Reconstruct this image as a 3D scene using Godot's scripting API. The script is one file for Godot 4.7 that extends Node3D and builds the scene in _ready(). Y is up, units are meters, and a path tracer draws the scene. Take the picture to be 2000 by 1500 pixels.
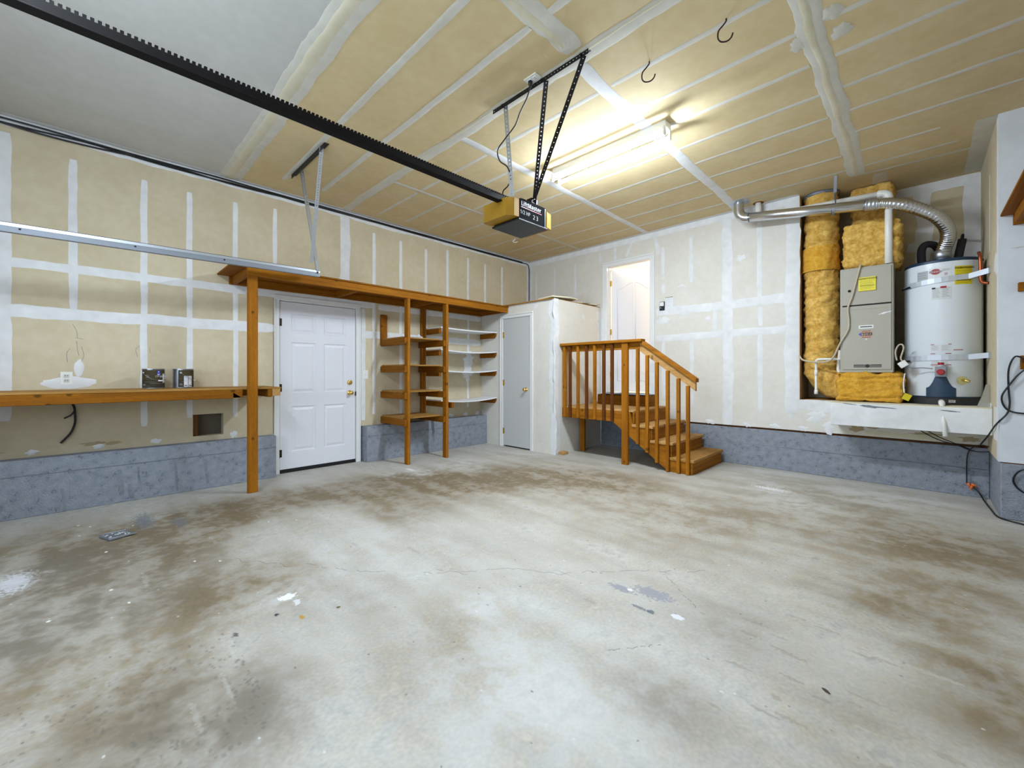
extends Node3D
# A garage seen from just inside its door. x runs along the back wall, z towards the garage door, y up.

const XL := -5.355      # face of the left drywall
const XC := -5.215      # face of the left stem wall
const ZB := -5.92       # face of the back drywall
const YC := 3.302       # ceiling
const YF := 0.474       # top of the stem wall
const XR := 0.95        # right wall
const ZF := 0.95        # garage door wall

var gp := {}            # world position of each thing
var used := {}
var M := {}
var rng := RandomNumberGenerator.new()
var lift := 0
var nz := FastNoiseLite.new()

# ---------------------------------------------------------------- nodes
func numbered(called: String) -> String:
	if not used.has(called):
		used[called] = 0
		return called
	used[called] += 1
	return "%s_%03d" % [called, used[called]]

func thing(called: String, label: String, category: String, at := Vector3.ZERO, group := "") -> Node3D:
	var o := Node3D.new()
	o.name = numbered(called)
	add_child(o)
	o.position = at
	gp[o] = at
	o.set_meta("label", label)
	o.set_meta("category", category)
	if group != "":
		o.set_meta("group", group)
	return o

func setting(called: String, label: String, category: String) -> Node3D:
	var o := thing(called, label, category)
	o.set_meta("kind", "structure")
	return o

func part(parent: Node3D, called: String, st: SurfaceTool, m: Material, label := "") -> MeshInstance3D:
	st.generate_normals()
	var arr := st.commit_to_arrays()
	var v: PackedVector3Array = arr[Mesh.ARRAY_VERTEX]
	var box := AABB(v[0], Vector3.ZERO)
	for p in v:
		box = box.expand(p)
	var c := box.get_center()
	arr[Mesh.ARRAY_VERTEX] = Transform3D(Basis.IDENTITY, -c) * v
	var am := ArrayMesh.new()
	am.add_surface_from_arrays(Mesh.PRIMITIVE_TRIANGLES, arr)
	am.surface_set_material(0, m)
	var mi := MeshInstance3D.new()
	mi.mesh = am
	mi.name = called
	parent.add_child(mi, true)
	mi.position = c - gp[parent]
	gp[mi] = c
	mi.cast_shadow = GeometryInstance3D.SHADOW_CASTING_SETTING_ON
	if label != "":
		mi.set_meta("label", label)
	return mi

func new_st(smooth := false) -> SurfaceTool:
	var st := SurfaceTool.new()
	st.begin(Mesh.PRIMITIVE_TRIANGLES)
	st.set_smooth_group(0 if smooth else 0xFFFFFFFF)
	return st

# ---------------------------------------------------------------- shapes
func vert(st: SurfaceTool, p: Vector3, uv: Vector2) -> void:
	st.set_uv(uv)
	st.add_vertex(p)

func tri_out(st: SurfaceTool, a: Vector3, b: Vector3, c: Vector3, out: Vector3, ua := Vector2.ZERO, ub := Vector2.ZERO, uc := Vector2.ZERO) -> void:
	if (b - a).cross(c - a).dot(out) > 0.0:
		vert(st, a, ua); vert(st, c, uc); vert(st, b, ub)
	else:
		vert(st, a, ua); vert(st, b, ub); vert(st, c, uc)

func quad_out(st: SurfaceTool, a: Vector3, b: Vector3, c: Vector3, d: Vector3, out: Vector3, ua := Vector2.ZERO, ub := Vector2(1, 0), uc := Vector2(1, 1), ud := Vector2(0, 1)) -> void:
	tri_out(st, a, b, c, out, ua, ub, uc)
	tri_out(st, a, c, d, out, ua, uc, ud)

# a box with chamfered edges; u runs along its longest side so that wood grain follows the board
func add_box(st: SurfaceTool, lo: Vector3, hi: Vector3, r := 0.003) -> void:
	var ce := (lo + hi) / 2.0
	add_obox(st, ce, (hi - lo) / 2.0, Basis.IDENTITY, r)

func add_obox(st: SurfaceTool, ce: Vector3, h: Vector3, bs: Basis, r := 0.003) -> void:
	r = minf(r, minf(h.x, minf(h.y, h.z)) * 0.45)
	var l := 0
	if h.y > h[l]: l = 1
	if h.z > h[l]: l = 2
	var off := Vector2(fposmod(ce.x * 3.71 + ce.y * 1.37 + ce.z * 2.11, 1.0), fposmod(ce.x * 5.3 + ce.z * 7.7 + ce.y * 3.1, 1.0))
	var o1 := (l + 1) % 3
	var o2 := (l + 2) % 3
	var F := func(a: int, sa: int, b: int, sb: int, c: int, sc: int) -> Vector3:
		var p := Vector3.ZERO
		p[a] = sa * h[a]
		p[b] = sb * (h[b] - r)
		p[c] = sc * (h[c] - r)
		return p
	var U := func(p: Vector3) -> Vector2:
		return Vector2(p[l] * 0.8, (p[o1] + p[o2]) * 2.6) + off
	var Q := func(pts: Array) -> void:
		var mid := Vector3.ZERO
		for p in pts: mid += p
		if pts.size() == 4:
			quad_out(st, ce + bs * pts[0], ce + bs * pts[1], ce + bs * pts[2], ce + bs * pts[3], bs * mid, U.call(pts[0]), U.call(pts[1]), U.call(pts[2]), U.call(pts[3]))
		else:
			tri_out(st, ce + bs * pts[0], ce + bs * pts[1], ce + bs * pts[2], bs * mid, U.call(pts[0]), U.call(pts[1]), U.call(pts[2]))
	for a in 3:
		var b := (a + 1) % 3
		var c := (a + 2) % 3
		for s in [-1, 1]:
			Q.call([F.call(a, s, b, -1, c, -1), F.call(a, s, b, 1, c, -1), F.call(a, s, b, 1, c, 1), F.call(a, s, b, -1, c, 1)])
			for t in [-1, 1]:
				Q.call([F.call(a, s, b, t, c, -1), F.call(a, s, b, t, c, 1), F.call(b, t, a, s, c, 1), F.call(b, t, a, s, c, -1)])
	for sx in [-1, 1]:
		for sy in [-1, 1]:
			for sz in [-1, 1]:
				Q.call([F.call(0, sx, 1, sy, 2, sz), F.call(1, sy, 0, sx, 2, sz), F.call(2, sz, 0, sx, 1, sy)])

func bx(parent: Node3D, called: String, x0: float, x1: float, y0: float, y1: float, z0: float, z1: float, m: Material, r := 0.003, label := "") -> MeshInstance3D:
	var st := new_st()
	add_box(st, Vector3(minf(x0, x1), minf(y0, y1), minf(z0, z1)), Vector3(maxf(x0, x1), maxf(y0, y1), maxf(z0, z1)), r)
	return part(parent, called, st, m, label)

# a bar from a to b, w wide along side, t thick
func add_bar(st: SurfaceTool, a: Vector3, b: Vector3, side: Vector3, w: float, t: float, r := 0.002) -> void:
	var d := (b - a).normalized()
	var s := (side - d * side.dot(d)).normalized()
	add_obox(st, (a + b) / 2.0, Vector3((b - a).length() / 2.0, w / 2.0, t / 2.0), Basis(d, s, d.cross(s)), r)

func bar(parent: Node3D, called: String, a: Vector3, b: Vector3, side: Vector3, w: float, t: float, m: Material, r := 0.002) -> MeshInstance3D:
	var st := new_st()
	add_bar(st, a, b, side, w, t, r)
	return part(parent, called, st, m)

func smooth_path(pts: Array, per := 6) -> PackedVector3Array:
	var out := PackedVector3Array()
	var n := pts.size()
	for i in n - 1:
		var p0: Vector3 = pts[maxi(i - 1, 0)]
		var p1: Vector3 = pts[i]
		var p2: Vector3 = pts[i + 1]
		var p3: Vector3 = pts[mini(i + 2, n - 1)]
		for k in per:
			var t := float(k) / per
			out.append(0.5 * ((2.0 * p1) + (p2 - p0) * t + (2.0 * p0 - 5.0 * p1 + 4.0 * p2 - p3) * t * t + (3.0 * p1 - p0 - 3.0 * p2 + p3) * t * t * t))
	out.append(pts[n - 1])
	return out

# a round tube through points; rad may be a float or an array with one radius a point
func add_tube(st: SurfaceTool, pts: PackedVector3Array, rad, sides := 10, caps := true) -> void:
	var n := pts.size()
	var d := (pts[1] - pts[0]).normalized()
	var up := Vector3.UP if absf(d.y) < 0.9 else Vector3.RIGHT
	var nx := (up - d * up.dot(d)).normalized()
	var prev := []
	var run := 0.0
	for i in n:
		var dd := (pts[mini(i + 1, n - 1)] - pts[maxi(i - 1, 0)]).normalized()
		nx = (nx - dd * nx.dot(dd)).normalized()
		var ny := dd.cross(nx)
		var r: float = rad if rad is float else rad[i]
		if i > 0: run += (pts[i] - pts[i - 1]).length()
		var ring := []
		for k in sides:
			var a := TAU * k / sides
			ring.append(pts[i] + (nx * cos(a) + ny * sin(a)) * r)
		if i > 0:
			for k in sides:
				var k2 := (k + 1) % sides
				var mid: Vector3 = (ring[k] + ring[k2]) / 2.0 - pts[i]
				quad_out(st, prev[k], prev[k2], ring[k2], ring[k], mid, Vector2(run, float(k) / sides), Vector2(run, float(k + 1) / sides), Vector2(run, float(k + 1) / sides), Vector2(run, float(k) / sides))
		if caps and (i == 0 or i == n - 1):
			for k in sides:
				tri_out(st, pts[i], ring[k], ring[(k + 1) % sides], -dd if i == 0 else dd)
		prev = ring

func tube(parent: Node3D, called: String, pts: Array, r: float, m: Material, sides := 10, curved := true) -> MeshInstance3D:
	var st := new_st(true)
	add_tube(st, smooth_path(pts) if curved else PackedVector3Array(pts), r, sides)
	return part(parent, called, st, m)

# a shape turned about an axis through c; profile holds Vector2(radius, distance along the axis)
func add_lathe(st: SurfaceTool, profile: Array, c: Vector3, axis := Vector3.UP, n := 32) -> void:
	var a := axis.normalized()
	var u := (Vector3.RIGHT if absf(a.x) < 0.9 else Vector3.UP)
	u = (u - a * u.dot(a)).normalized()
	var w := a.cross(u)
	for i in profile.size() - 1:
		var p: Vector2 = profile[i]
		var q: Vector2 = profile[i + 1]
		var slope := Vector2(q.y - p.y, p.x - q.x)
		for k in n:
			var t0 := TAU * k / n
			var t1 := TAU * (k + 1) / n
			var d0 := u * cos(t0) + w * sin(t0)
			var d1 := u * cos(t1) + w * sin(t1)
			var out := (d0 + d1) * 0.5 * slope.x + a * slope.y
			var A := c + d0 * p.x + a * p.y
			var B := c + d1 * p.x + a * p.y
			var C := c + d1 * q.x + a * q.y
			var D := c + d0 * q.x + a * q.y
			if p.x < 1e-5:
				tri_out(st, A, C, D, out)
			elif q.x < 1e-5:
				tri_out(st, A, B, C, out)
			else:
				quad_out(st, A, B, C, D, out, Vector2(float(k) / n, p.y), Vector2(float(k + 1) / n, p.y), Vector2(float(k + 1) / n, q.y), Vector2(float(k) / n, q.y))

func lathe(parent: Node3D, called: String, profile: Array, c: Vector3, m: Material, axis := Vector3.UP, n := 32, smooth := false) -> MeshInstance3D:
	var st := new_st(smooth)
	add_lathe(st, profile, c, axis, n)
	return part(parent, called, st, m)

# a flat outline in the plane of u and v, pushed out by t along n
func add_prism(st: SurfaceTool, poly: PackedVector2Array, o: Vector3, u: Vector3, v: Vector3, t: float) -> void:
	var n := u.cross(v).normalized()
	var sg := signf(t)
	var idx := Geometry2D.triangulate_polygon(poly)
	var P := func(i: int, h: float) -> Vector3: return o + u * poly[i].x + v * poly[i].y + n * h
	for i in range(0, idx.size(), 3):
		tri_out(st, P.call(idx[i], t), P.call(idx[i + 1], t), P.call(idx[i + 2], t), n * sg, poly[idx[i]], poly[idx[i + 1]], poly[idx[i + 2]])
		tri_out(st, P.call(idx[i], 0.0), P.call(idx[i + 1], 0.0), P.call(idx[i + 2], 0.0), -n * sg, poly[idx[i]], poly[idx[i + 1]], poly[idx[i + 2]])
	var cw := Geometry2D.is_polygon_clockwise(poly)
	for i in poly.size():
		var j := (i + 1) % poly.size()
		var e := poly[j] - poly[i]
		var o2 := Vector2(e.y, -e.x) * (-1.0 if cw else 1.0)
		quad_out(st, P.call(i, 0.0), P.call(j, 0.0), P.call(j, t), P.call(i, t), u * o2.x + v * o2.y, poly[i], poly[j], poly[j], poly[i])

# joint compound: a low ridge with ragged, feathered edges on a wall or ceiling of normal n
func mud(parent: Node3D, a: Vector3, b: Vector3, w: float, n: Vector3, m: Material, amp := 0.12, h := 0.0012) -> void:
	var st := new_st(true)
	lift += 1
	h += (lift % 37) * 0.00006
	var d := (b - a).normalized()
	var s := d.cross(n).normalized()
	var steps := maxi(3, int((b - a).length() / 0.06))
	var sd := a.x * 13.1 + a.y * 7.7 + a.z * 9.3
	var prev := []
	for i in steps + 1:
		var t := float(i) / steps
		var c := a.lerp(b, t)
		var along := t * (b - a).length()
		var w0 := w * 0.5 * (1.0 + amp * (nz.get_noise_2d(along * 220.0 + sd * 50.0, 10.0) * 1.6 + nz.get_noise_2d(along * 900.0, sd * 30.0) * 0.7))
		var w1 := w * 0.5 * (1.0 + amp * (nz.get_noise_2d(along * 220.0 + sd * 70.0, 90.0) * 1.6 + nz.get_noise_2d(along * 900.0, sd * 30.0 + 70.0) * 0.7))
		var sway := s * w * amp * 0.8 * nz.get_noise_2d(along * 70.0, sd * 40.0)
		if i == 0 or i == steps:
			w0 *= 0.8; w1 *= 0.8
		c += sway
		var f := minf(0.35 * w, 0.012)
		var row := [c + s * w0 + n * 0.0003, c + s * (w0 - f) + n * h, c - s * (w1 - f) + n * h, c - s * w1 + n * 0.0003]
		if i > 0:
			for k in 3:
				quad_out(st, prev[k], prev[k + 1], row[k + 1], row[k], n, Vector2(along, k * 0.1), Vector2(along, k * 0.1 + 0.1), Vector2(along + 0.1, k * 0.1 + 0.1), Vector2(along + 0.1, k * 0.1))
		prev = row
	part(parent, "joint_compound", st, m)

# a dab of joint compound or paint with a ragged outline
func dab(parent: Node3D, called: String, c: Vector3, u: Vector3, v: Vector3, n: Vector3, m: Material, h := 0.0016, rag := 0.3) -> void:
	var st := new_st(true)
	lift += 1
	h += (lift % 37) * 0.00006
	var k := 28
	var sd := c.x * 31.0 + c.y * 17.0 + c.z * 23.0
	var ring := []
	for i in k:
		var a := TAU * i / k
		var r := 1.0 + rag * (nz.get_noise_2d(cos(a) * 120.0 + sd * 30.0, sin(a) * 120.0) * 1.8)
		ring.append(c + (u * cos(a) + v * sin(a)) * r)
	for i in k:
		var j := (i + 1) % k
		var A: Vector3 = ring[i]
		var B: Vector3 = ring[j]
		var A2 := c.lerp(A, 0.85) + n * h
		var B2 := c.lerp(B, 0.85) + n * h
		tri_out(st, c + n * h, A2, B2, n)
		quad_out(st, A2, B2, B + n * 0.0003, A + n * 0.0003, n)
	part(parent, called, st, m)

# lettering, laid flat on a face: right and up are the directions on that face
func letters(parent: Node3D, called: String, text: String, at: Vector3, right: Vector3, up: Vector3, height: float, m: Material, bold := false, serif := false) -> void:
	var tm := TextMesh.new()
	var f := SystemFont.new()
	f.font_names = PackedStringArray(["Droid Serif" if serif else "Droid Sans"])
	f.font_weight = 700 if bold else 400
	tm.font = f
	tm.text = text
	tm.font_size = 64
	tm.pixel_size = height / 46.0
	tm.depth = 0.001
	tm.material = m
	var mi := MeshInstance3D.new()
	mi.mesh = tm
	mi.name = called
	parent.add_child(mi, true)
	mi.basis = Basis(right.normalized(), up.normalized(), right.cross(up).normalized())
	mi.position = at - gp[parent]

# angle iron with punched holes: two flanges that share the edge from a to b
func add_punched(st: SurfaceTool, a: Vector3, b: Vector3, side: Vector3, w: float, hole := 0.009, pitch := 0.026) -> void:
	var d := (b - a).normalized()
	var s := (side - d * side.dot(d)).normalized()
	var n := d.cross(s)
	var len := (b - a).length()
	var cells := maxi(2, int(len / pitch))
	var p := len / cells
	for lay in [-0.001, 0.001]:
		var out: Vector3 = n * signf(lay)
		for i in cells:
			var o: Vector3 = a + d * (p * i) + n * lay
			var xs := [0.0, (p - hole) / 2.0, (p + hole) / 2.0, p]
			var ys := [0.0, (w - hole) / 2.0, (w + hole) / 2.0, w]
			for ix in 3:
				for iy in 3:
					if ix == 1 and iy == 1: continue
					quad_out(st, o + d * xs[ix] + s * ys[iy], o + d * xs[ix + 1] + s * ys[iy], o + d * xs[ix + 1] + s * ys[iy + 1], o + d * xs[ix] + s * ys[iy + 1], out)
	quad_out(st, a + n * 0.001, b + n * 0.001, b - n * 0.001, a - n * 0.001, -s)
	quad_out(st, a + s * w + n * 0.001, b + s * w + n * 0.001, b + s * w - n * 0.001, a + s * w - n * 0.001, s)

func punched(parent: Node3D, called: String, a: Vector3, b: Vector3, s1: Vector3, s2: Vector3, w: float, m: Material, pitch := 0.026, hole := 0.009) -> void:
	var st := new_st()
	add_punched(st, a, b, s1, w, hole, pitch)
	if s2 != Vector3.ZERO:
		add_punched(st, a, b, s2, w, hole, pitch)
	part(parent, called, st, m)

# a soft block (glass-wool wrap): subdivided faces, rounded, lumpy, with level creases
func puffy(parent: Node3D, called: String, lo: Vector3, hi: Vector3, m: Material, creases: Array, sd: float, round_r := 0.05, lump := 0.014) -> void:
	var st := new_st(true)
	var ce := (lo + hi) / 2.0
	var h := (hi - lo) / 2.0
	var N := 22
	var shape := func(p: Vector3) -> Vector3:
		var q := p
		var inner := h - Vector3.ONE * round_r
		var cl := Vector3(clampf(q.x, -inner.x, inner.x), clampf(q.y, -inner.y, inner.y), clampf(q.z, -inner.z, inner.z))
		var dv := q - cl
		var dn := dv.normalized() if dv.length() > 1e-6 else Vector3.ZERO
		q = cl + dn * round_r
		var w := ce + q
		var dd := nz.get_noise_3d(w.x * 500.0 + sd * 100.0, w.y * 700.0, w.z * 500.0) * lump * 1.8 + nz.get_noise_3d(w.x * 1500.0, w.y * 2600.0 + sd * 40.0, w.z * 1500.0) * lump
		for c in creases:
			var g: float = (w.y - c - 0.012 * sin(w.x * 9.0 + sd)) / 0.012
			dd -= 0.018 * exp(-g * g)
		return w + dn * dd
	for a in 3:
		var b := (a + 1) % 3
		var c := (a + 2) % 3
		for s in [-1.0, 1.0]:
			var grid := []
			for i in N + 1:
				var row := []
				for j in N + 1:
					var p := Vector3.ZERO
					p[a] = s * h[a]
					p[b] = lerpf(-h[b], h[b], float(i) / N)
					p[c] = lerpf(-h[c], h[c], float(j) / N)
					row.append(shape.call(p))
				grid.append(row)
			var out := Vector3.ZERO
			out[a] = s
			for i in N:
				for j in N:
					quad_out(st, grid[i][j], grid[i + 1][j], grid[i + 1][j + 1], grid[i][j + 1], out, Vector2(i, j) / N, Vector2(i + 1, j) / N, Vector2(i + 1, j + 1) / N, Vector2(i, j + 1) / N)
	part(parent, called, st, m)

# a door face with sunk, raised-centre panels; the face lies in the plane of u and v at o, thickness t behind it
func panel_door(parent: Node3D, o: Vector3, u: Vector3, v: Vector3, w: float, hh: float, t: float, rects: Array, m: Material) -> void:
	var n := u.cross(v).normalized()
	var st := new_st()
	var xs := [0.0, w]
	var ys := [0.0, hh]
	for r in rects:
		for x in [r[0], r[1]]:
			if not xs.has(x): xs.append(x)
		for y in [r[2], r[3]]:
			if not ys.has(y): ys.append(y)
	xs.sort(); ys.sort()
	for i in xs.size() - 1:
		for j in ys.size() - 1:
			var cx: float = (xs[i] + xs[i + 1]) / 2.0
			var cy: float = (ys[j] + ys[j + 1]) / 2.0
			var inside := false
			for r in rects:
				if cx > r[0] and cx < r[1] and cy > r[2] and cy < r[3]: inside = true
			if not inside:
				quad_out(st, o + u * xs[i] + v * ys[j], o + u * xs[i + 1] + v * ys[j], o + u * xs[i + 1] + v * ys[j + 1], o + u * xs[i] + v * ys[j + 1], n)
	var b := o - n * t
	quad_out(st, b, b + u * w, b + u * w + v * hh, b + v * hh, -n)
	quad_out(st, o, o + u * w, b + u * w, b, -v)
	quad_out(st, o + v * hh, o + u * w + v * hh, b + u * w + v * hh, b + v * hh, v)
	quad_out(st, o, o + v * hh, b + v * hh, b, -u)
	quad_out(st, o + u * w, o + u * w + v * hh, b + u * w + v * hh, b + u * w, u)
	var slab := part(parent, "slab", st, m)
	for r in rects:
		var sp := new_st()
		var steps := [[0.0, 0.0], [0.010, -0.009], [0.022, -0.009], [0.045, -0.002]]
		var rings := []
		for k in steps:
			var q: float = k[0]
			var e: Vector3 = n * k[1]
			rings.append([o + u * (r[0] + q) + v * (r[2] + q) + e, o + u * (r[1] - q) + v * (r[2] + q) + e, o + u * (r[1] - q) + v * (r[3] - q) + e, o + u * (r[0] + q) + v * (r[3] - q) + e])
		for k in rings.size() - 1:
			for c in 4:
				var c2 := (c + 1) % 4
				quad_out(sp, rings[k][c], rings[k][c2], rings[k + 1][c2], rings[k + 1][c], n)
		var e2: Array = rings[-1]
		quad_out(sp, e2[0], e2[1], e2[2], e2[3], n)
		part(slab, "panel", sp, m)

# a curved patch on an upright cylinder, from angle a0 to a1 (0 looks along +z, degrees, towards +x)
func cyl_patch(parent: Node3D, called: String, c: Vector3, r: float, a0: float, a1: float, y0: float, y1: float, m: Material, label := "") -> void:
	var st := new_st(true)
	var n := maxi(4, int((a1 - a0) / 2.5))
	for i in n:
		var t0 := deg_to_rad(lerpf(a0, a1, float(i) / n))
		var t1 := deg_to_rad(lerpf(a0, a1, float(i + 1) / n))
		var d0 := Vector3(sin(t0), 0, cos(t0))
		var d1 := Vector3(sin(t1), 0, cos(t1))
		var p := Vector3(c.x, 0, c.z)
		var u0 := float(i) / n
		var u1 := float(i + 1) / n
		quad_out(st, p + d0 * r + Vector3.UP * y0, p + d1 * r + Vector3.UP * y0, p + d1 * r + Vector3.UP * y1, p + d0 * r + Vector3.UP * y1, d0 + d1, Vector2(u0, 1), Vector2(u1, 1), Vector2(u1, 0), Vector2(u0, 0))
	part(parent, called, st, m, label)

# ---------------------------------------------------------------- materials
func mat(c: Color, rough := 0.7, metal := 0.0) -> StandardMaterial3D:
	var m := StandardMaterial3D.new()
	m.albedo_color = c
	m.roughness = rough
	m.metallic = metal
	return m

func noise(freq: float, sd: int, oct := 3) -> FastNoiseLite:
	var n := FastNoiseLite.new()
	n.noise_type = FastNoiseLite.TYPE_SIMPLEX_SMOOTH
	n.frequency = freq
	n.seed = sd
	n.fractal_octaves = oct
	return n

func grey(freq: float, sd: int, w: int, h: int, oct := 3) -> Image:
	var im := noise(freq, sd, oct).get_seamless_image(w, h)
	im.convert(Image.FORMAT_L8)
	return im

# two-tone mottled colour: fine grain and coarse patches
func mottled(c0: Color, c1: Color, size: int, f0: float, f1: float, sd: int, speck := 0.0, speck_c := Color.BLACK) -> ImageTexture:
	var a := grey(f0, sd, size, size).get_data()
	var b := grey(f1, sd + 1, size, size, 2).get_data()
	var out := PackedByteArray()
	out.resize(size * size * 3)
	rng.seed = sd
	for i in size * size:
		var t := clampf((a[i] * 0.5 + b[i] * 0.5) / 255.0 * 1.6 - 0.3, 0.0, 1.0)
		var c := c0.lerp(c1, t)
		if speck > 0.0 and b[i] < 60 and a[i] < 120 and rng.randf() < speck:
			c = speck_c
		out[i * 3] = int(c.r * 255.0)
		out[i * 3 + 1] = int(c.g * 255.0)
		out[i * 3 + 2] = int(c.b * 255.0)
	return ImageTexture.create_from_image(Image.create_from_data(size, size, false, Image.FORMAT_RGB8, out))

func tri_mat(tex: Texture2D, rough: float, scale: float, relief := 0.0, rtex: Texture2D = null) -> StandardMaterial3D:
	var m := mat(Color.WHITE, rough)
	m.albedo_texture = tex
	m.uv1_triplanar = true
	m.uv1_world_triplanar = true
	m.uv1_scale = Vector3.ONE * scale
	if relief > 0.0:
		m.heightmap_enabled = true
		m.heightmap_texture = rtex
		m.heightmap_scale = relief
	return m

func wood(dark: Color, light: Color, sd: int, rough := 0.68) -> StandardMaterial3D:
	var W := 512
	var H := 256
	var a := grey(0.02, sd, 48, 256)
	a.resize(W, H, Image.INTERPOLATE_CUBIC)
	var b := grey(0.03, sd + 3, 24, 256, 4)
	b.resize(W, H, Image.INTERPOLATE_CUBIC)
	var f := grey(0.12, sd + 5, 128, 256, 2)
	f.resize(W, H, Image.INTERPOLATE_CUBIC)
	var da := a.get_data()
	var db := b.get_data()
	var df := f.get_data()
	rng.seed = sd
	var knots := []
	for k in 3:
		knots.append(Vector3(rng.randf_range(40, W - 40), rng.randf_range(20, H - 20), rng.randf_range(2.5, 5.0)))
	var out := PackedByteArray()
	out.resize(W * H * 3)
	var knot_c := dark.darkened(0.45)
	for y in H:
		for x in W:
			var i := y * W + x
			var ring := fposmod(da[i] / 255.0 * 7.0, 1.0)
			var t := clampf(db[i] / 255.0 * 0.75 + ring * 0.2 + (df[i] - 128) / 255.0 * 0.35, 0.0, 1.0)
			var c := dark.lerp(light, t)
			for k in knots:
				var dx: float = (x - k.x) / (k.z * 1.3)
				var dy: float = (y - k.y) / (k.z * 1.6)
				var q := dx * dx + dy * dy
				if q < 3.0:
					c = c.lerp(knot_c, clampf(0.9 - q * 0.32, 0.0, 0.65))
			out[i * 3] = int(c.r * 255.0)
			out[i * 3 + 1] = int(c.g * 255.0)
			out[i * 3 + 2] = int(c.b * 255.0)
	var m := mat(Color.WHITE, rough)
	m.metallic_specular = 0.25
	m.albedo_texture = ImageTexture.create_from_image(Image.create_from_data(W, H, false, Image.FORMAT_RGB8, out))
	return m

# small printed labels: ground colour, grey lines of print, coloured bars
func print_mat(w: int, h: int, ground: Color, bars: Array, rough := 0.5) -> StandardMaterial3D:
	var im := Image.create(w, h, false, Image.FORMAT_RGB8)
	im.fill(ground)
	for b in bars:
		im.fill_rect(Rect2i(b[0], b[1], b[2], b[3]), b[4])
	var m := mat(Color.WHITE, rough)
	m.albedo_texture = ImageTexture.create_from_image(im)
	return m

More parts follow.
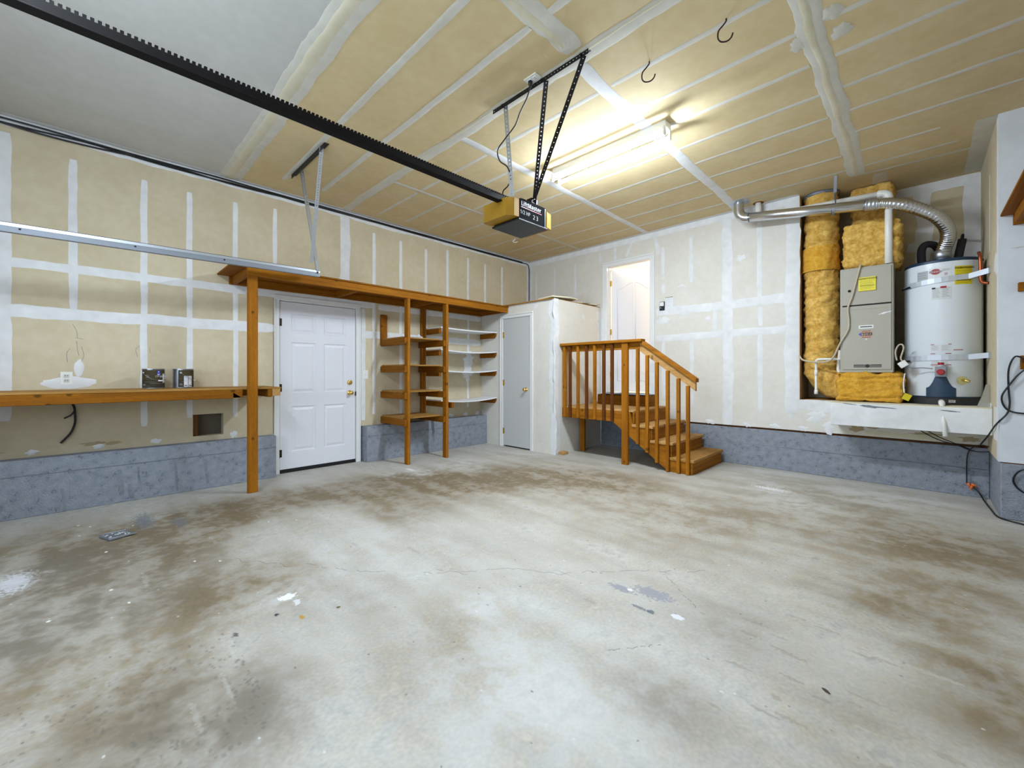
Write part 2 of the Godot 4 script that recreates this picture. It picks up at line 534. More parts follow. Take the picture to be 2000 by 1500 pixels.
func make_floor_mat() -> StandardMaterial3D:
	var S := 2048
	var x0 := -5.46
	var z0 := -6.05
	var wx := 6.55
	var wz := 7.15
	# low resolution maps: how brown and dark the stains, how pale the slab
	var L := 256
	var brown := Image.create(L, L, false, Image.FORMAT_L8)
	var dark := Image.create(L, L, false, Image.FORMAT_L8)
	var white := Image.create(L, L, false, Image.FORMAT_L8)
	var stains := [[-4.11, -0.42, 0.5, 0.8, 0], [-4.19, -0.83, 0.45, 0.7, 0], [-3.62, -0.17, 0.6, 0.8, 0], [-3.71, 0.13, 0.5, 0.9, 1], [-4.43, 0.3, 0.4, 0.6, 0], [-4.24, -1.29, 0.5, 0.6, 0], [-4.07, -1.8, 0.45, 0.6, 3], [-4.04, -2.24, 0.5, 0.7, 3], [-3.61, -2.52, 0.6, 0.6, 3], [-3.46, -3.11, 0.6, 0.6, 3], [-3.0, -3.72, 0.6, 0.5, 3], [-2.27, -3.84, 0.6, 0.4, 3], [-3.16, -1.85, 0.4, 0.4, 3], [-2.73, -0.67, 0.4, 0.5, 0], [-3.0, -0.1, 0.5, 0.6, 1], [-2.86, 0.24, 0.3, 0.8, 1], [-2.44, 0.16, 0.3, 0.6, 0], [-2.25, -0.23, 0.3, 0.4, 0], [-1.77, -0.18, 0.35, 0.7, 1], [-1.87, -0.03, 0.35, 0.6, 0], [-1.69, -0.34, 0.25, 0.5, 1], [-2.67, -0.42, 0.3, 0.5, 0], [-0.08, -2.83, 0.35, 0.6, 0], [0.17, -3.36, 0.5, 0.5, 0], [0.37, -4.19, 0.5, 0.5, 0], [0.01, -4.07, 0.5, 0.4, 0], [0.22, -2.45, 0.25, 0.6, 0], [0.22, -2.14, 0.25, 0.7, 0], [-0.18, -1.75, 0.2, 0.4, 0], [-0.63, -2.06, 0.25, 0.4, 1], [-1.44, -3.2, 0.7, 0.25, 3], [-0.86, -3.77, 0.6, 0.2, 3], [-0.49, -4.87, 0.7, 0.3, 0], [-1.5, -1.1, 0.4, 0.25, 0], [-0.65, -1.46, 0.2, 0.35, 1], [-2.05, -0.96, 0.3, 0.2, 1]]
	var pale := [[-0.88, -1.14, 0.5, 0.5], [-1.15, -1.03, 0.4, 0.4], [-2.79, -1.31, 0.5, 0.4], [-2.27, -1.59, 0.6, 0.4], [-1.3, -1.7, 0.6, 0.3], [-4.28, -2.63, 0.35, 0.9], [-4.29, -3.4, 0.4, 0.8], [-4.3, -4.37, 0.5, 0.6], [-1.27, -5.6, 0.5, 0.7], [-0.34, -5.35, 0.5, 0.7], [0.18, -5.42, 0.4, 0.6], [-2.39, -0.73, 0.15, 0.8], [-3.65, 0.32, 0.2, 0.8], [-4.49, -0.36, 0.25, 0.4], [-5.02, -1.74, 0.4, 0.5], [-0.78, -4.48, 0.3, 0.7], [-1.07, -4.89, 0.2, 0.9], [-1.6, -1.4, 0.12, 0.8]]
	for j in L:
		for i in L:
			var x := x0 + wx * (i + 0.5) / L
			var z := z0 + wz * (j + 0.5) / L
			var br := 0.05 + 0.28 * exp(-((x + 1.9) * (x + 1.9) / 7.0 + (z + 4.0) * (z + 4.0) / 2.4))
			var dk := 0.0
			var wh := 0.0
			for s in stains:
				var q: float = ((x - s[0]) * (x - s[0]) + (z - s[1]) * (z - s[1])) / (s[2] * s[2])
				if q < 4.0:
					var g: float = s[3] * exp(-q * 1.2)
					if s[4] == 1: dk += g
					br += g * (1.25 if s[4] == 3 else 1.0 if s[4] == 0 else 0.5)
			for s in pale:
				var q: float = ((x - s[0]) * (x - s[0]) + (z - s[1]) * (z - s[1])) / (s[2] * s[2])
				if q < 4.0: wh += s[3] * exp(-q * 1.2)
			brown.set_pixel(i, j, Color(clampf(br, 0, 1), 0, 0))
			dark.set_pixel(i, j, Color(clampf(dk, 0, 1), 0, 0))
			white.set_pixel(i, j, Color(clampf(wh, 0, 1), 0, 0))
	var T := 1024
	brown.resize(T, T, Image.INTERPOLATE_BILINEAR)
	dark.resize(T, T, Image.INTERPOLATE_BILINEAR)
	white.resize(T, T, Image.INTERPOLATE_BILINEAR)
	var bB := brown.get_data()
	var bD := dark.get_data()
	var bW := white.get_data()
	var n1 := grey(0.006, 11, T, T, 5).get_data()
	var n2 := grey(0.03, 12, T, T, 4).get_data()
	var n3 := grey(0.33, 13, T, T, 2).get_data()
	var n5 := grey(0.085, 15, T, T, 5).get_data()
	# sweeping streaks, drawn out along x as the photograph's broom and tyre marks are
	var im4 := grey(0.02, 14, 256, 1024, 4)
	im4.resize(T, T, Image.INTERPOLATE_CUBIC)
	var n4 := im4.get_data()
	var out := PackedByteArray()
	out.resize(T * T * 3)
	for i in T * T:
		var a := n1[i] / 255.0
		var b := n2[i] / 255.0
		var c := n3[i] / 255.0
		var e := n4[i] / 255.0
		var f := n5[i] / 255.0
		var pat := smoothstep(0.30, 0.72, 0.34 * e + 0.33 * b + 0.33 * f)
		var mask := bB[i] / 255.0
		var k := clampf(mask * (0.42 + 0.80 * pat) + (1.0 - mask) * (0.20 * (pat - 0.40) + 0.10 * (a - 0.5)), 0.0, 1.0)
		var dk := clampf(bD[i] / 255.0 * (0.25 + 1.2 * pat), 0.0, 1.0)
		var wh := clampf(bW[i] / 255.0 * (1.35 * (1.0 - pat) + 0.1), 0.0, 1.0)
		var g := 0.95 + (c - 0.5) * 0.11 + (f - 0.5) * 0.20 + (b - 0.5) * 0.10
		var r := (0.760 - 0.285 * k) * g
		var gg := (0.745 - 0.330 * k) * g
		var bb := (0.712 - 0.390 * k) * g
		r = lerpf(lerpf(r, 0.42, dk * 0.55), 0.80, wh * 0.55)
		gg = lerpf(lerpf(gg, 0.40, dk * 0.55), 0.80, wh * 0.55)
		bb = lerpf(lerpf(bb, 0.37, dk * 0.5), 0.80, wh * 0.55)
		out[i * 3] = int(clampf(r, 0.0, 1.0) * 255.0)
		out[i * 3 + 1] = int(clampf(gg, 0.0, 1.0) * 255.0)
		out[i * 3 + 2] = int(clampf(bb, 0.0, 1.0) * 255.0)
	var im := Image.create_from_data(T, T, false, Image.FORMAT_RGB8, out)
	im.resize(S, S, Image.INTERPOLATE_CUBIC)
	# paint spills, spots, tyre pitting and cracks
	rng.seed = 5
	var spot := func(x: float, z: float, rx: float, rz: float, col: Color, op: float, rag: float) -> void:
		var px := (x - x0) / wx * S
		var pz := (z - z0) / wz * S
		var ax := rx / wx * S
		var az := rz / wz * S
		for jj in range(int(pz - az * 1.6) - 1, int(pz + az * 1.6) + 2):
			for ii in range(int(px - ax * 1.6) - 1, int(px + ax * 1.6) + 2):
				if ii < 0 or jj < 0 or ii >= S or jj >= S: continue
				var q := Vector2((ii - px) / ax, (jj - pz) / az).length() + rag * nz.get_noise_2d(ii * 14.0, jj * 14.0)
				if q < 1.0:
					im.set_pixel(ii, jj, im.get_pixel(ii, jj).lerp(col, op * clampf((1.0 - q) * 5.0, 0.0, 1.0)))
	for k in 900:
		var x := rng.randf_range(-2.35, -1.35)
		var z := rng.randf_range(-0.45, 0.35)
		if rng.randf() < 0.75 - absf(x + 1.75) * 0.9 and nz.get_noise_2d(x * 260.0, z * 260.0) > -0.05:
			spot.call(x, z, rng.randf_range(0.005, 0.012), rng.randf_range(0.004, 0.008), Color(0.36, 0.345, 0.33), 0.32, 0.8)
	for k in 700:
		spot.call(rng.randf_range(-5.2, 0.9), rng.randf_range(-5.8, 0.9), rng.randf_range(0.003, 0.008), rng.randf_range(0.003, 0.006), Color(0.38, 0.36, 0.33) if rng.randf() < 0.7 else Color(0.85, 0.85, 0.85), 0.6, 0.6)
	for k in 60:
		spot.call(rng.randf_range(-0.6, 0.5), rng.randf_range(-3.6, -1.4), rng.randf_range(0.02, 0.06), rng.randf_range(0.006, 0.014), Color(0.52, 0.47, 0.40), 0.3, 0.9)
	for k in 90:
		spot.call(rng.randf_range(-4.9, 0.3), rng.randf_range(-5.2, -0.2), rng.randf_range(0.03, 0.12), rng.randf_range(0.005, 0.016), Color(0.50, 0.47, 0.42) if rng.randf() < 0.6 else Color(0.80, 0.79, 0.77), 0.22, 0.9)
	var greyp := Color(0.55, 0.55, 0.585)
	spot.call(-1.17, -2.05, 0.08, 0.03, greyp, 0.8, 0.7)
	spot.call(-1.02, -2.12, 0.11, 0.055, greyp, 0.8, 0.7)
	spot.call(-1.13, -2.07, 0.018, 0.012, Color(0.9, 0.9, 0.92), 0.9, 0.4)
	spot.call(-1.01, -1.945, 0.05, 0.012, Color(0.45, 0.45, 0.47), 0.8, 0.6)
	spot.call(-0.955, -1.95, 0.025, 0.016, Color(0.33, 0.37, 0.40), 0.8, 0.5)
	spot.call(-0.84, -2.0, 0.035, 0.022, Color(0.86, 0.87, 0.9), 0.9, 0.3)
	spot.call(-2.39, -0.73, 0.035, 0.045, Color(0.92, 0.92, 0.94), 0.9, 0.6)
	spot.call(-2.30, -0.75, 0.03, 0.02, Color(0.86, 0.86, 0.88), 0.8, 0.8)
	spot.call(-2.14, -0.72, 0.02, 0.012, Color(0.72, 0.52, 0.2), 0.9, 0.4)
	spot.call(-2.25, -0.64, 0.012, 0.012, Color(0.2, 0.2, 0.22), 0.9, 0.5)
	spot.call(-2.10, -0.88, 0.012, 0.010, Color(0.35, 0.33, 0.18), 0.9, 0.4)
	spot.call(-2.21, -0.46, 0.02, 0.014, Color(0.3, 0.29, 0.3), 0.8, 0.9)
	spot.call(-3.65, 0.30, 0.16, 0.07, Color(0.78, 0.78, 0.8), 0.8, 1.0)
	spot.call(-4.42, -0.30, 0.22, 0.06, Color(0.42, 0.44, 0.47), 0.75, 1.2)
	spot.call(-4.20, -0.50, 0.14, 0.05, Color(0.45, 0.47, 0.52), 0.6, 1.2)
	spot.call(-4.45, -2.75, 0.10, 0.03, Color(0.88, 0.88, 0.88), 0.8, 1.2)
	spot.call(-1.07, -4.89, 0.16, 0.05, Color(0.86, 0.86, 0.86), 0.8, 1.3)
	for k in 12:
		spot.call(rng.randf_range(-4.7, -2.9), rng.randf_range(-1.3, 0.4), rng.randf_range(0.006, 0.016), rng.randf_range(0.005, 0.010), Color(0.9, 0.9, 0.88), 0.9, 0.7)
	var cracks := [[-3.1, -0.6, -1.9, -1.55], [-2.1, -1.4, -0.9, -2.6], [-1.05, -2.35, -0.75, -2.1], [-0.95, -1.55, -0.8, -1.75], [-3.4, -2.1, -2.6, -2.9]]
	for c in cracks:
		var d := Vector2(c[2] - c[0], c[3] - c[1])
		var steps := int(d.length() / wx * S * 1.4)
		for k in steps:
			var t := float(k) / steps
			if nz.get_noise_2d(t * 900.0, c[0] * 90.0) < -0.15: continue
			var p := Vector2(c[0], c[1]) + d * t + Vector2(-d.y, d.x) * 0.05 * nz.get_noise_2d(t * 500.0, c[1] * 300.0)
			var ii := int((p.x - x0) / wx * S)
			var jj := int((p.y - z0) / wz * S)
			if ii >= 0 and jj >= 0 and ii < S and jj < S:
				im.set_pixel(ii, jj, im.get_pixel(ii, jj).lerp(Color(0.35, 0.33, 0.30), 0.55))
	var m := mat(Color.WHITE, 0.62)
	m.albedo_texture = ImageTexture.create_from_image(im)
	m.metallic_specular = 0.4
	return m

func make_materials() -> void:
	nz.noise_type = FastNoiseLite.TYPE_SIMPLEX_SMOOTH
	nz.frequency = 0.01
	nz.fractal_octaves = 3
	nz.seed = 3
	var relief := NoiseTexture2D.new()
	relief.width = 512; relief.height = 512; relief.seamless = true
	relief.noise = noise(0.08, 40, 4)
	# grey-tan paper of bare gypsum board, and the primed board by the garage door
	M.paper = tri_mat(mottled(Color(0.775, 0.720, 0.600), Color(0.815, 0.765, 0.655), 256, 0.05, 0.01, 21), 0.85, 0.8)
	M.ceil_paper = tri_mat(mottled(Color(0.812, 0.732, 0.555), Color(0.848, 0.775, 0.610), 256, 0.05, 0.01, 22), 0.85, 0.8)
	M.pale_paper = tri_mat(mottled(Color(0.835, 0.815, 0.775), Color(0.865, 0.850, 0.815), 256, 0.05, 0.01, 29), 0.85, 0.8)
	M.strap = mat(Color(0.80, 0.825, 0.86), 0.45, 0.35)
	M.grime = tri_mat(mottled(Color(0.65, 0.58, 0.45), Color(0.71, 0.64, 0.51), 128, 0.05, 0.02, 30), 0.9, 2.0)
	M.white_wall = tri_mat(mottled(Color(0.80, 0.815, 0.835), Color(0.84, 0.853, 0.87), 256, 0.04, 0.008, 39), 0.75, 0.8)
	M.primed = tri_mat(mottled(Color(0.765, 0.762, 0.742), Color(0.795, 0.793, 0.775), 256, 0.05, 0.01, 23), 0.8, 0.8)
	M.mud = tri_mat(mottled(Color(0.845, 0.845, 0.845), Color(0.905, 0.905, 0.905), 256, 0.03, 0.008, 24), 0.85, 1.1)
	M.ceil_mud = tri_mat(mottled(Color(0.80, 0.785, 0.735), Color(0.845, 0.835, 0.795), 256, 0.03, 0.008, 25), 0.85, 1.1)
	M.cream_mud = tri_mat(mottled(Color(0.815, 0.785, 0.675), Color(0.855, 0.83, 0.745), 256, 0.03, 0.008, 26), 0.85, 1.4)
	M.concrete = tri_mat(mottled(Color(0.475, 0.500, 0.540), Color(0.585, 0.605, 0.640), 512, 0.12, 0.02, 27, 0.5, Color(0.30, 0.31, 0.34)), 0.85, 1.1, 0.35, relief)
	M.stain = tri_mat(mottled(Color(0.42, 0.44, 0.47), Color(0.52, 0.545, 0.58), 256, 0.05, 0.01, 28), 0.9, 1.5)
	M.wood = wood(Color(0.48, 0.285, 0.04), Color(0.68, 0.435, 0.10), 31)
	M.wood2 = wood(Color(0.43, 0.25, 0.03), Color(0.60, 0.375, 0.07), 32)
	M.wood_dark = wood(Color(0.31, 0.17, 0.055), Color(0.43, 0.245, 0.085), 33)
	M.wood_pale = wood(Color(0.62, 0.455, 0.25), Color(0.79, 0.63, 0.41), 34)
	M.ply = wood(Color(0.56, 0.40, 0.18), Color(0.72, 0.55, 0.31), 35, 0.65)
	M.stud = wood(Color(0.34, 0.22, 0.12), Color(0.46, 0.31, 0.18), 37, 0.85)
	M.white_paint = mat(Color(0.87, 0.87, 0.89), 0.42)
	M.trim = mat(Color(0.89, 0.89, 0.885), 0.4)
	M.door_grey = mat(Color(0.76, 0.76, 0.755), 0.5)
	M.white_shelf = mat(Color(0.90, 0.90, 0.91), 0.4)
	M.pvc = mat(Color(0.90, 0.895, 0.87), 0.35)
	M.plastic_white = mat(Color(0.90, 0.90, 0.88), 0.35)
	M.black = mat(Color(0.055, 0.055, 0.06), 0.5)
	M.cable = mat(Color(0.035, 0.04, 0.06), 0.4)
	M.rubber = mat(Color(0.05, 0.05, 0.055), 0.75)
	M.foam = mat(Color(0.17, 0.17, 0.19), 0.85)
	M.slot = mat(Color(0.03, 0.03, 0.03), 0.8)
	M.brass = mat(Color(0.90, 0.76, 0.42), 0.24, 1.0)
	M.bronze = mat(Color(0.22, 0.19, 0.16), 0.4, 0.9)
	M.copper = mat(Color(0.66, 0.36, 0.24), 0.35, 0.9)
	M.galv = mat(Color(0.74, 0.76, 0.79), 0.38, 0.95)
	M.galv_dull = mat(Color(0.52, 0.54, 0.57), 0.55, 0.7)
	M.duct_metal = mat(Color(0.82, 0.83, 0.85), 0.24, 1.0)
	M.steel_dark = mat(Color(0.13, 0.12, 0.125), 0.45, 0.6)
	M.rail = mat(Color(0.050, 0.038, 0.040), 0.6)
	M.rail.metallic_specular = 0.25
	M.opener = mat(Color(0.070, 0.070, 0.080), 0.85)
	M.opener.metallic_specular = 0.15
	M.lens = mat(Color(0.66, 0.50, 0.10), 0.5)
	M.lens.backlight_enabled = true
	M.lens.backlight = Color(0.5, 0.4, 0.15)
	M.furnace = mat(Color(0.665, 0.645, 0.59), 0.45)
	M.furnace_dark = mat(Color(0.16, 0.15, 0.14), 0.6)
	M.tank = mat(Color(0.87, 0.895, 0.92), 0.28)
	M.tank_blue = mat(Color(0.075, 0.20, 0.30), 0.4)
	M.pan = mat(Color(0.15, 0.145, 0.16), 0.5)
	M.wool = tri_mat(mottled(Color(0.72, 0.525, 0.18), Color(0.94, 0.79, 0.46), 512, 0.03, 0.012, 45, 0.10, Color(0.50, 0.43, 0.22)), 0.95, 1.6, 0.5, relief)
	M.wool2 = tri_mat(mottled(Color(0.76, 0.53, 0.10), Color(0.88, 0.69, 0.28), 512, 0.04, 0.012, 46), 0.95, 1.6, 0.5, relief)
	M.red = mat(Color(0.62, 0.07, 0.09), 0.4)
	M.yellow = mat(Color(0.87, 0.80, 0.16), 0.5)
	M.orange = mat(Color(0.86, 0.42, 0.16), 0.5)
	M.ink = mat(Color(0.07, 0.07, 0.07), 0.6)
	M.ink_white = mat(Color(0.70, 0.70, 0.70), 0.6)
	M.paper_white = mat(Color(0.88, 0.88, 0.88), 0.7)
	M.can = mat(Color(0.135, 0.115, 0.06), 0.4)
	M.tin = mat(Color(0.62, 0.63, 0.65), 0.3, 0.95)
	M.glass = mat(Color(0.9, 0.92, 0.95, 0.25), 0.1)
	M.glass.transparency = BaseMaterial3D.TRANSPARENCY_ALPHA
	M.tube = mat(Color(1, 1, 1), 0.4)
	M.tube.emission_enabled = true
	M.tube.emission = Color(0.97, 0.985, 1.0)
	M.tube.emission_energy_multiplier = 2.5
	M.day = mat(Color(0.9, 0.93, 1.0), 0.3)  # glow of the panes added to the garage door for fill
	M.day.emission_enabled = true
	M.day.emission = Color(0.88, 0.94, 1.0)
	M.day.emission_energy_multiplier = 1.5
	M.hall_lamp = mat(Color(1, 1, 1), 0.4)
	M.hall_lamp.emission_enabled = true
	M.hall_lamp.emission = Color(1.0, 0.93, 0.82)
	M.hall_lamp.emission_energy_multiplier = 3.0
	M.mat_dark = mat(Color(0.05, 0.05, 0.06), 0.8)
	M.hall = mat(Color(0.88, 0.86, 0.82), 0.7)
	M.floor = make_floor_mat()

# ---------------------------------------------------------------- the scene
func _ready() -> void:
	# camera: level, with the lens shifted a little
	var cam := Camera3D.new()
	cam.name = "camera"
	add_child(cam)
	cam.position = Vector3(0, 1.186, 0)
	cam.rotation.y = deg_to_rad(44.529)
	cam.projection = Camera3D.PROJECTION_FRUSTUM
	cam.keep_aspect = Camera3D.KEEP_HEIGHT
	cam.near = 0.05
	cam.far = 60.0
	cam.size = 0.05 * 1500.0 / 808.9
	cam.frustum_offset = Vector2(0.0, -0.05 * 21.5 / 808.9)
	cam.current = true
	var env := Environment.new()
	env.background_mode = Environment.BG_COLOR
	env.background_color = Color(0.55, 0.6, 0.66)
	env.tonemap_mode = Environment.TONE_MAPPER_LINEAR
	env.tonemap_exposure = 1.22
	env.sdfgi_enabled = true
	env.ssao_enabled = true
	env.ssil_enabled = true
	var we := WorldEnvironment.new()
	we.name = "environment"
	we.environment = env
	add_child(we)
	make_materials()
	build_shell()
	build_closet()
	build_doors()
	build_alcove_shell()
	build_garage_door()
	build_joints()
	build_fluorescent()
	build_added_fill_strip()
	build_shelving()
	build_stairs()
	build_utilities()
	build_opener()
	build_track()
	build_small()

func omni(called: String, at: Vector3, e: float, c: Color, size: float) -> void:
	var l := OmniLight3D.new()
	l.name = called
	add_child(l, true)
	l.position = at
	l.light_energy = e
	l.light_color = c
	l.light_size = size
	l.omni_range = 14.0
	l.omni_attenuation = 2.0
	l.shadow_enabled = true

func area(called: String, at: Vector3, turn: Vector3, size: Vector2, e: float, c: Color) -> void:
	var l := AreaLight3D.new()
	l.name = called
	add_child(l, true)
	l.position = at
	l.rotation = turn
	l.area_size = size
	l.light_energy = e
	l.light_color = c
	l.area_range = 14.0
	l.area_attenuation = 2.0
	l.shadow_enabled = true

func build_shell() -> void:
	# floor slab
	var fl := setting("floor", "worn concrete garage floor with brown stains and paint spots", "floor")
	var st := new_st()
	var a := Vector3(-5.46, 0, -6.05)
	var b := Vector3(1.09, 0, 1.10)
	quad_out(st, Vector3(a.x, 0, a.z), Vector3(b.x, 0, a.z), Vector3(b.x, 0, b.z), Vector3(a.x, 0, b.z), Vector3.UP, Vector2(0, 0), Vector2(1, 0), Vector2(1, 1), Vector2(0, 1))
	for e in [[Vector3(a.x, 0, a.z), Vector3(b.x, 0, a.z), Vector3(0, 0, -1)], [Vector3(b.x, 0, a.z), Vector3(b.x, 0, b.z), Vector3(1, 0, 0)], [Vector3(b.x, 0, b.z), Vector3(a.x, 0, b.z), Vector3(0, 0, 1)], [Vector3(a.x, 0, b.z), Vector3(a.x, 0, a.z), Vector3(-1, 0, 0)]]:
		var dn := Vector3(0, -0.12, 0)
		quad_out(st, e[0], e[1], e[1] + dn, e[0] + dn, e[2])
	quad_out(st, Vector3(a.x, -0.12, a.z), Vector3(b.x, -0.12, a.z), Vector3(b.x, -0.12, b.z), Vector3(a.x, -0.12, b.z), Vector3.DOWN)
	part(fl, "slab", st, M.floor)
	# ceiling: bare board over the garage, primed board by the garage door
	var ce := setting("ceiling", "tan gypsum board ceiling with taped white joints", "ceiling")
	bx(ce, "board", -5.47, 1.10, YC, YC + 0.12, -6.68, -1.13, M.ceil_paper, 0.0)
	bx(ce, "primed_board", -5.47, 1.10, YC, YC + 0.12, -1.13, 1.10, M.primed, 0.0, "smooth pale grey primed ceiling board")
	# left wall: gypsum board round the door opening and a cut-out, on a stem wall of concrete
	var wl := setting("wall_left", "tan gypsum board left wall with white taped joints above a concrete stem wall", "wall")
	st = new_st()
	var x0 := XL - 0.11
	for r in [[-1.002, 1.05, 0.753, YC], [-0.740, 1.05, YF, 0.753], [-1.003, -0.740, YF, 0.528], [-1.515, -1.002, YF, YC], [-2.520, -1.515, 2.075, YC], [-4.70, -2.520, YF, YC], [-6.03, -4.70, 0.0, YC]]:
		add_box(st, Vector3(x0, r[2], r[0]), Vector3(XL, r[3], r[1]), 0.0)
	part(wl, "board", st, M.paper)
	# the cut-out shows the stud bay behind
	st = new_st()
	add_box(st, Vector3(XL - 0.16, 0.45, -1.05), Vector3(XL - 0.12, 0.80, -0.68), 0.0)
	part(wl, "sheathing", st, mat(Color(0.40, 0.36, 0.31), 0.85))
	bx(wl, "stud", XL - 0.12, XL - 0.015, 0.474, 0.80, -0.785, -0.74, M.stud, 0.002)
	bx(wl, "sill_plate", XL - 0.12, XL - 0.012, 0.474, 0.527, -1.0, -0.74, M.stud, 0.002)
	st = new_st()
	add_box(st, Vector3(x0, 0, -1.478), Vector3(XC, 0.34, 1.05), 0.004)
	add_box(st, Vector3(x0, 0.34, -1.478), Vector3(XC - 0.003, YF, 1.05), 0.004)
	part(wl, "stem_wall", st, M.concrete, "grey concrete stem wall with a form line, left of the door")
	st = new_st()
	add_box(st, Vector3(x0, 0, -4.70), Vector3(XC, 0.34, -2.565), 0.004)
	add_box(st, Vector3(x0, 0.34, -4.70), Vector3(XC - 0.003, YF, -2.565), 0.004)
	part(wl, "stem_wall", st, M.concrete, "grey concrete stem wall behind the wooden rack")
	# back wall round the raised house door
	var wb := setting("wall_back", "gypsum board back wall with white taped joints above a concrete stem wall", "wall")
	st = new_st()
	for r in [[-5.36, -3.655, 0.500, YC], [-3.655, -2.885, 2.93, YC], [-3.655, -2.885, 0.500, 0.855], [-2.885, -1.017, 0.500, YC], [-1.017, 0.46, 0.500, 0.870]]:
		add_box(st, Vector3(r[0], r[2], ZB - 0.10), Vector3(r[1], r[3], ZB), 0.0)
	part(wb, "board", st, M.pale_paper)
	bx(wb, "sill_plate", -3.75, 0.46, YF, 0.502, ZB - 0.10, ZB - 0.03, M.stud, 0.0)
	st = new_st()
	add_box(st, Vector3(-3.76, 0, ZB - 0.10), Vector3(0.47, 0.27, ZB), 0.004)
	add_box(st, Vector3(-3.76, 0.27, ZB - 0.10), Vector3(0.47, YF, ZB - 0.003), 0.004)
	part(wb, "stem_wall", st, M.concrete, "pitted grey concrete stem wall under the back wall")
	# right-hand corner: a return wall beside the alcove, then the side wall
	var wr := setting("wall_right", "white return wall and tan side wall at the right of the alcove", "wall")
	bx(wr, "return_wall", 0.46, XR + 0.10, 0.462, YC, -5.30, -5.20, M.white_wall, 0.0, "white painted end wall beside the alcove")
	bx(wr, "alcove_side", 0.46, 0.56, 0.462, YC, -6.60, -5.30, M.paper, 0.0)
	bx(wr, "board", XR, XR + 0.10, 0.462, YC, -5.20, 1.05, M.primed, 0.0)
	st = new_st()
	add_box(st, Vector3(0.472, 0, -6.02), Vector3(XR + 0.10, 0.458, -5.205), 0.006)
	add_box(st, Vector3(XR - 0.05, 0, -5.205), Vector3(XR + 0.10, 0.458, 1.05), 0.006)
	part(wr, "stem_wall", st, M.concrete, "grey concrete stem wall at the alcove corner")
	# front wall with the garage door opening
	var wf := setting("wall_front", "front wall of the garage round its wide door", "wall")
	st = new_st()
	for r in [[-5.36, -4.60, 0.0, YC], [-0.30, XR, 0.0, YC], [-4.60, -0.30, 2.20, YC]]:
		add_box(st, Vector3(r[0], r[2], ZF), Vector3(r[1], r[3], ZF + 0.12), 0.0)
	part(wf, "board", st, M.primed)
	# the hall beyond the house door
	var wh := setting("wall_hall", "pale walls of the hall beyond the house door", "wall")
	st = new_st()
	add_box(st, Vector3(-4.50, 0.75, -7.70), Vector3(-2.0, 3.35, -7.60), 0.0)
	add_box(st, Vector3(-4.60, 0.75, -7.70), Vector3(-4.50, 3.35, -6.02), 0.0)
	add_box(st, Vector3(-2.0, 0.75, -7.70), Vector3(-1.90, 3.35, -6.02), 0.0)
	add_box(st, Vector3(-4.60, 3.25, -7.70), Vector3(-1.90, 3.35, -6.02), 0.0)
	add_box(st, Vector3(-4.60, 0.75, -7.70), Vector3(-1.90, 0.858, -6.02), 0.0)
	part(wh, "board", st, M.hall)
	var lamp := thing("hall_lamp", "round ceiling lamp in the hall beyond the house door", "lamp", Vector3(-3.3, 3.25, -6.75))
	lathe(lamp, "glass_bowl", [Vector2(0.0, -0.09), Vector2(0.08, -0.08), Vector2(0.13, -0.045), Vector2(0.15, 0.0)], Vector3(-3.3, 3.25, -6.75), M.hall_lamp, Vector3.UP, 24, true)
	omni("hall_light", Vector3(-3.3, 3.12, -6.75), 2.4, Color(1.0, 0.93, 0.83), 0.1)

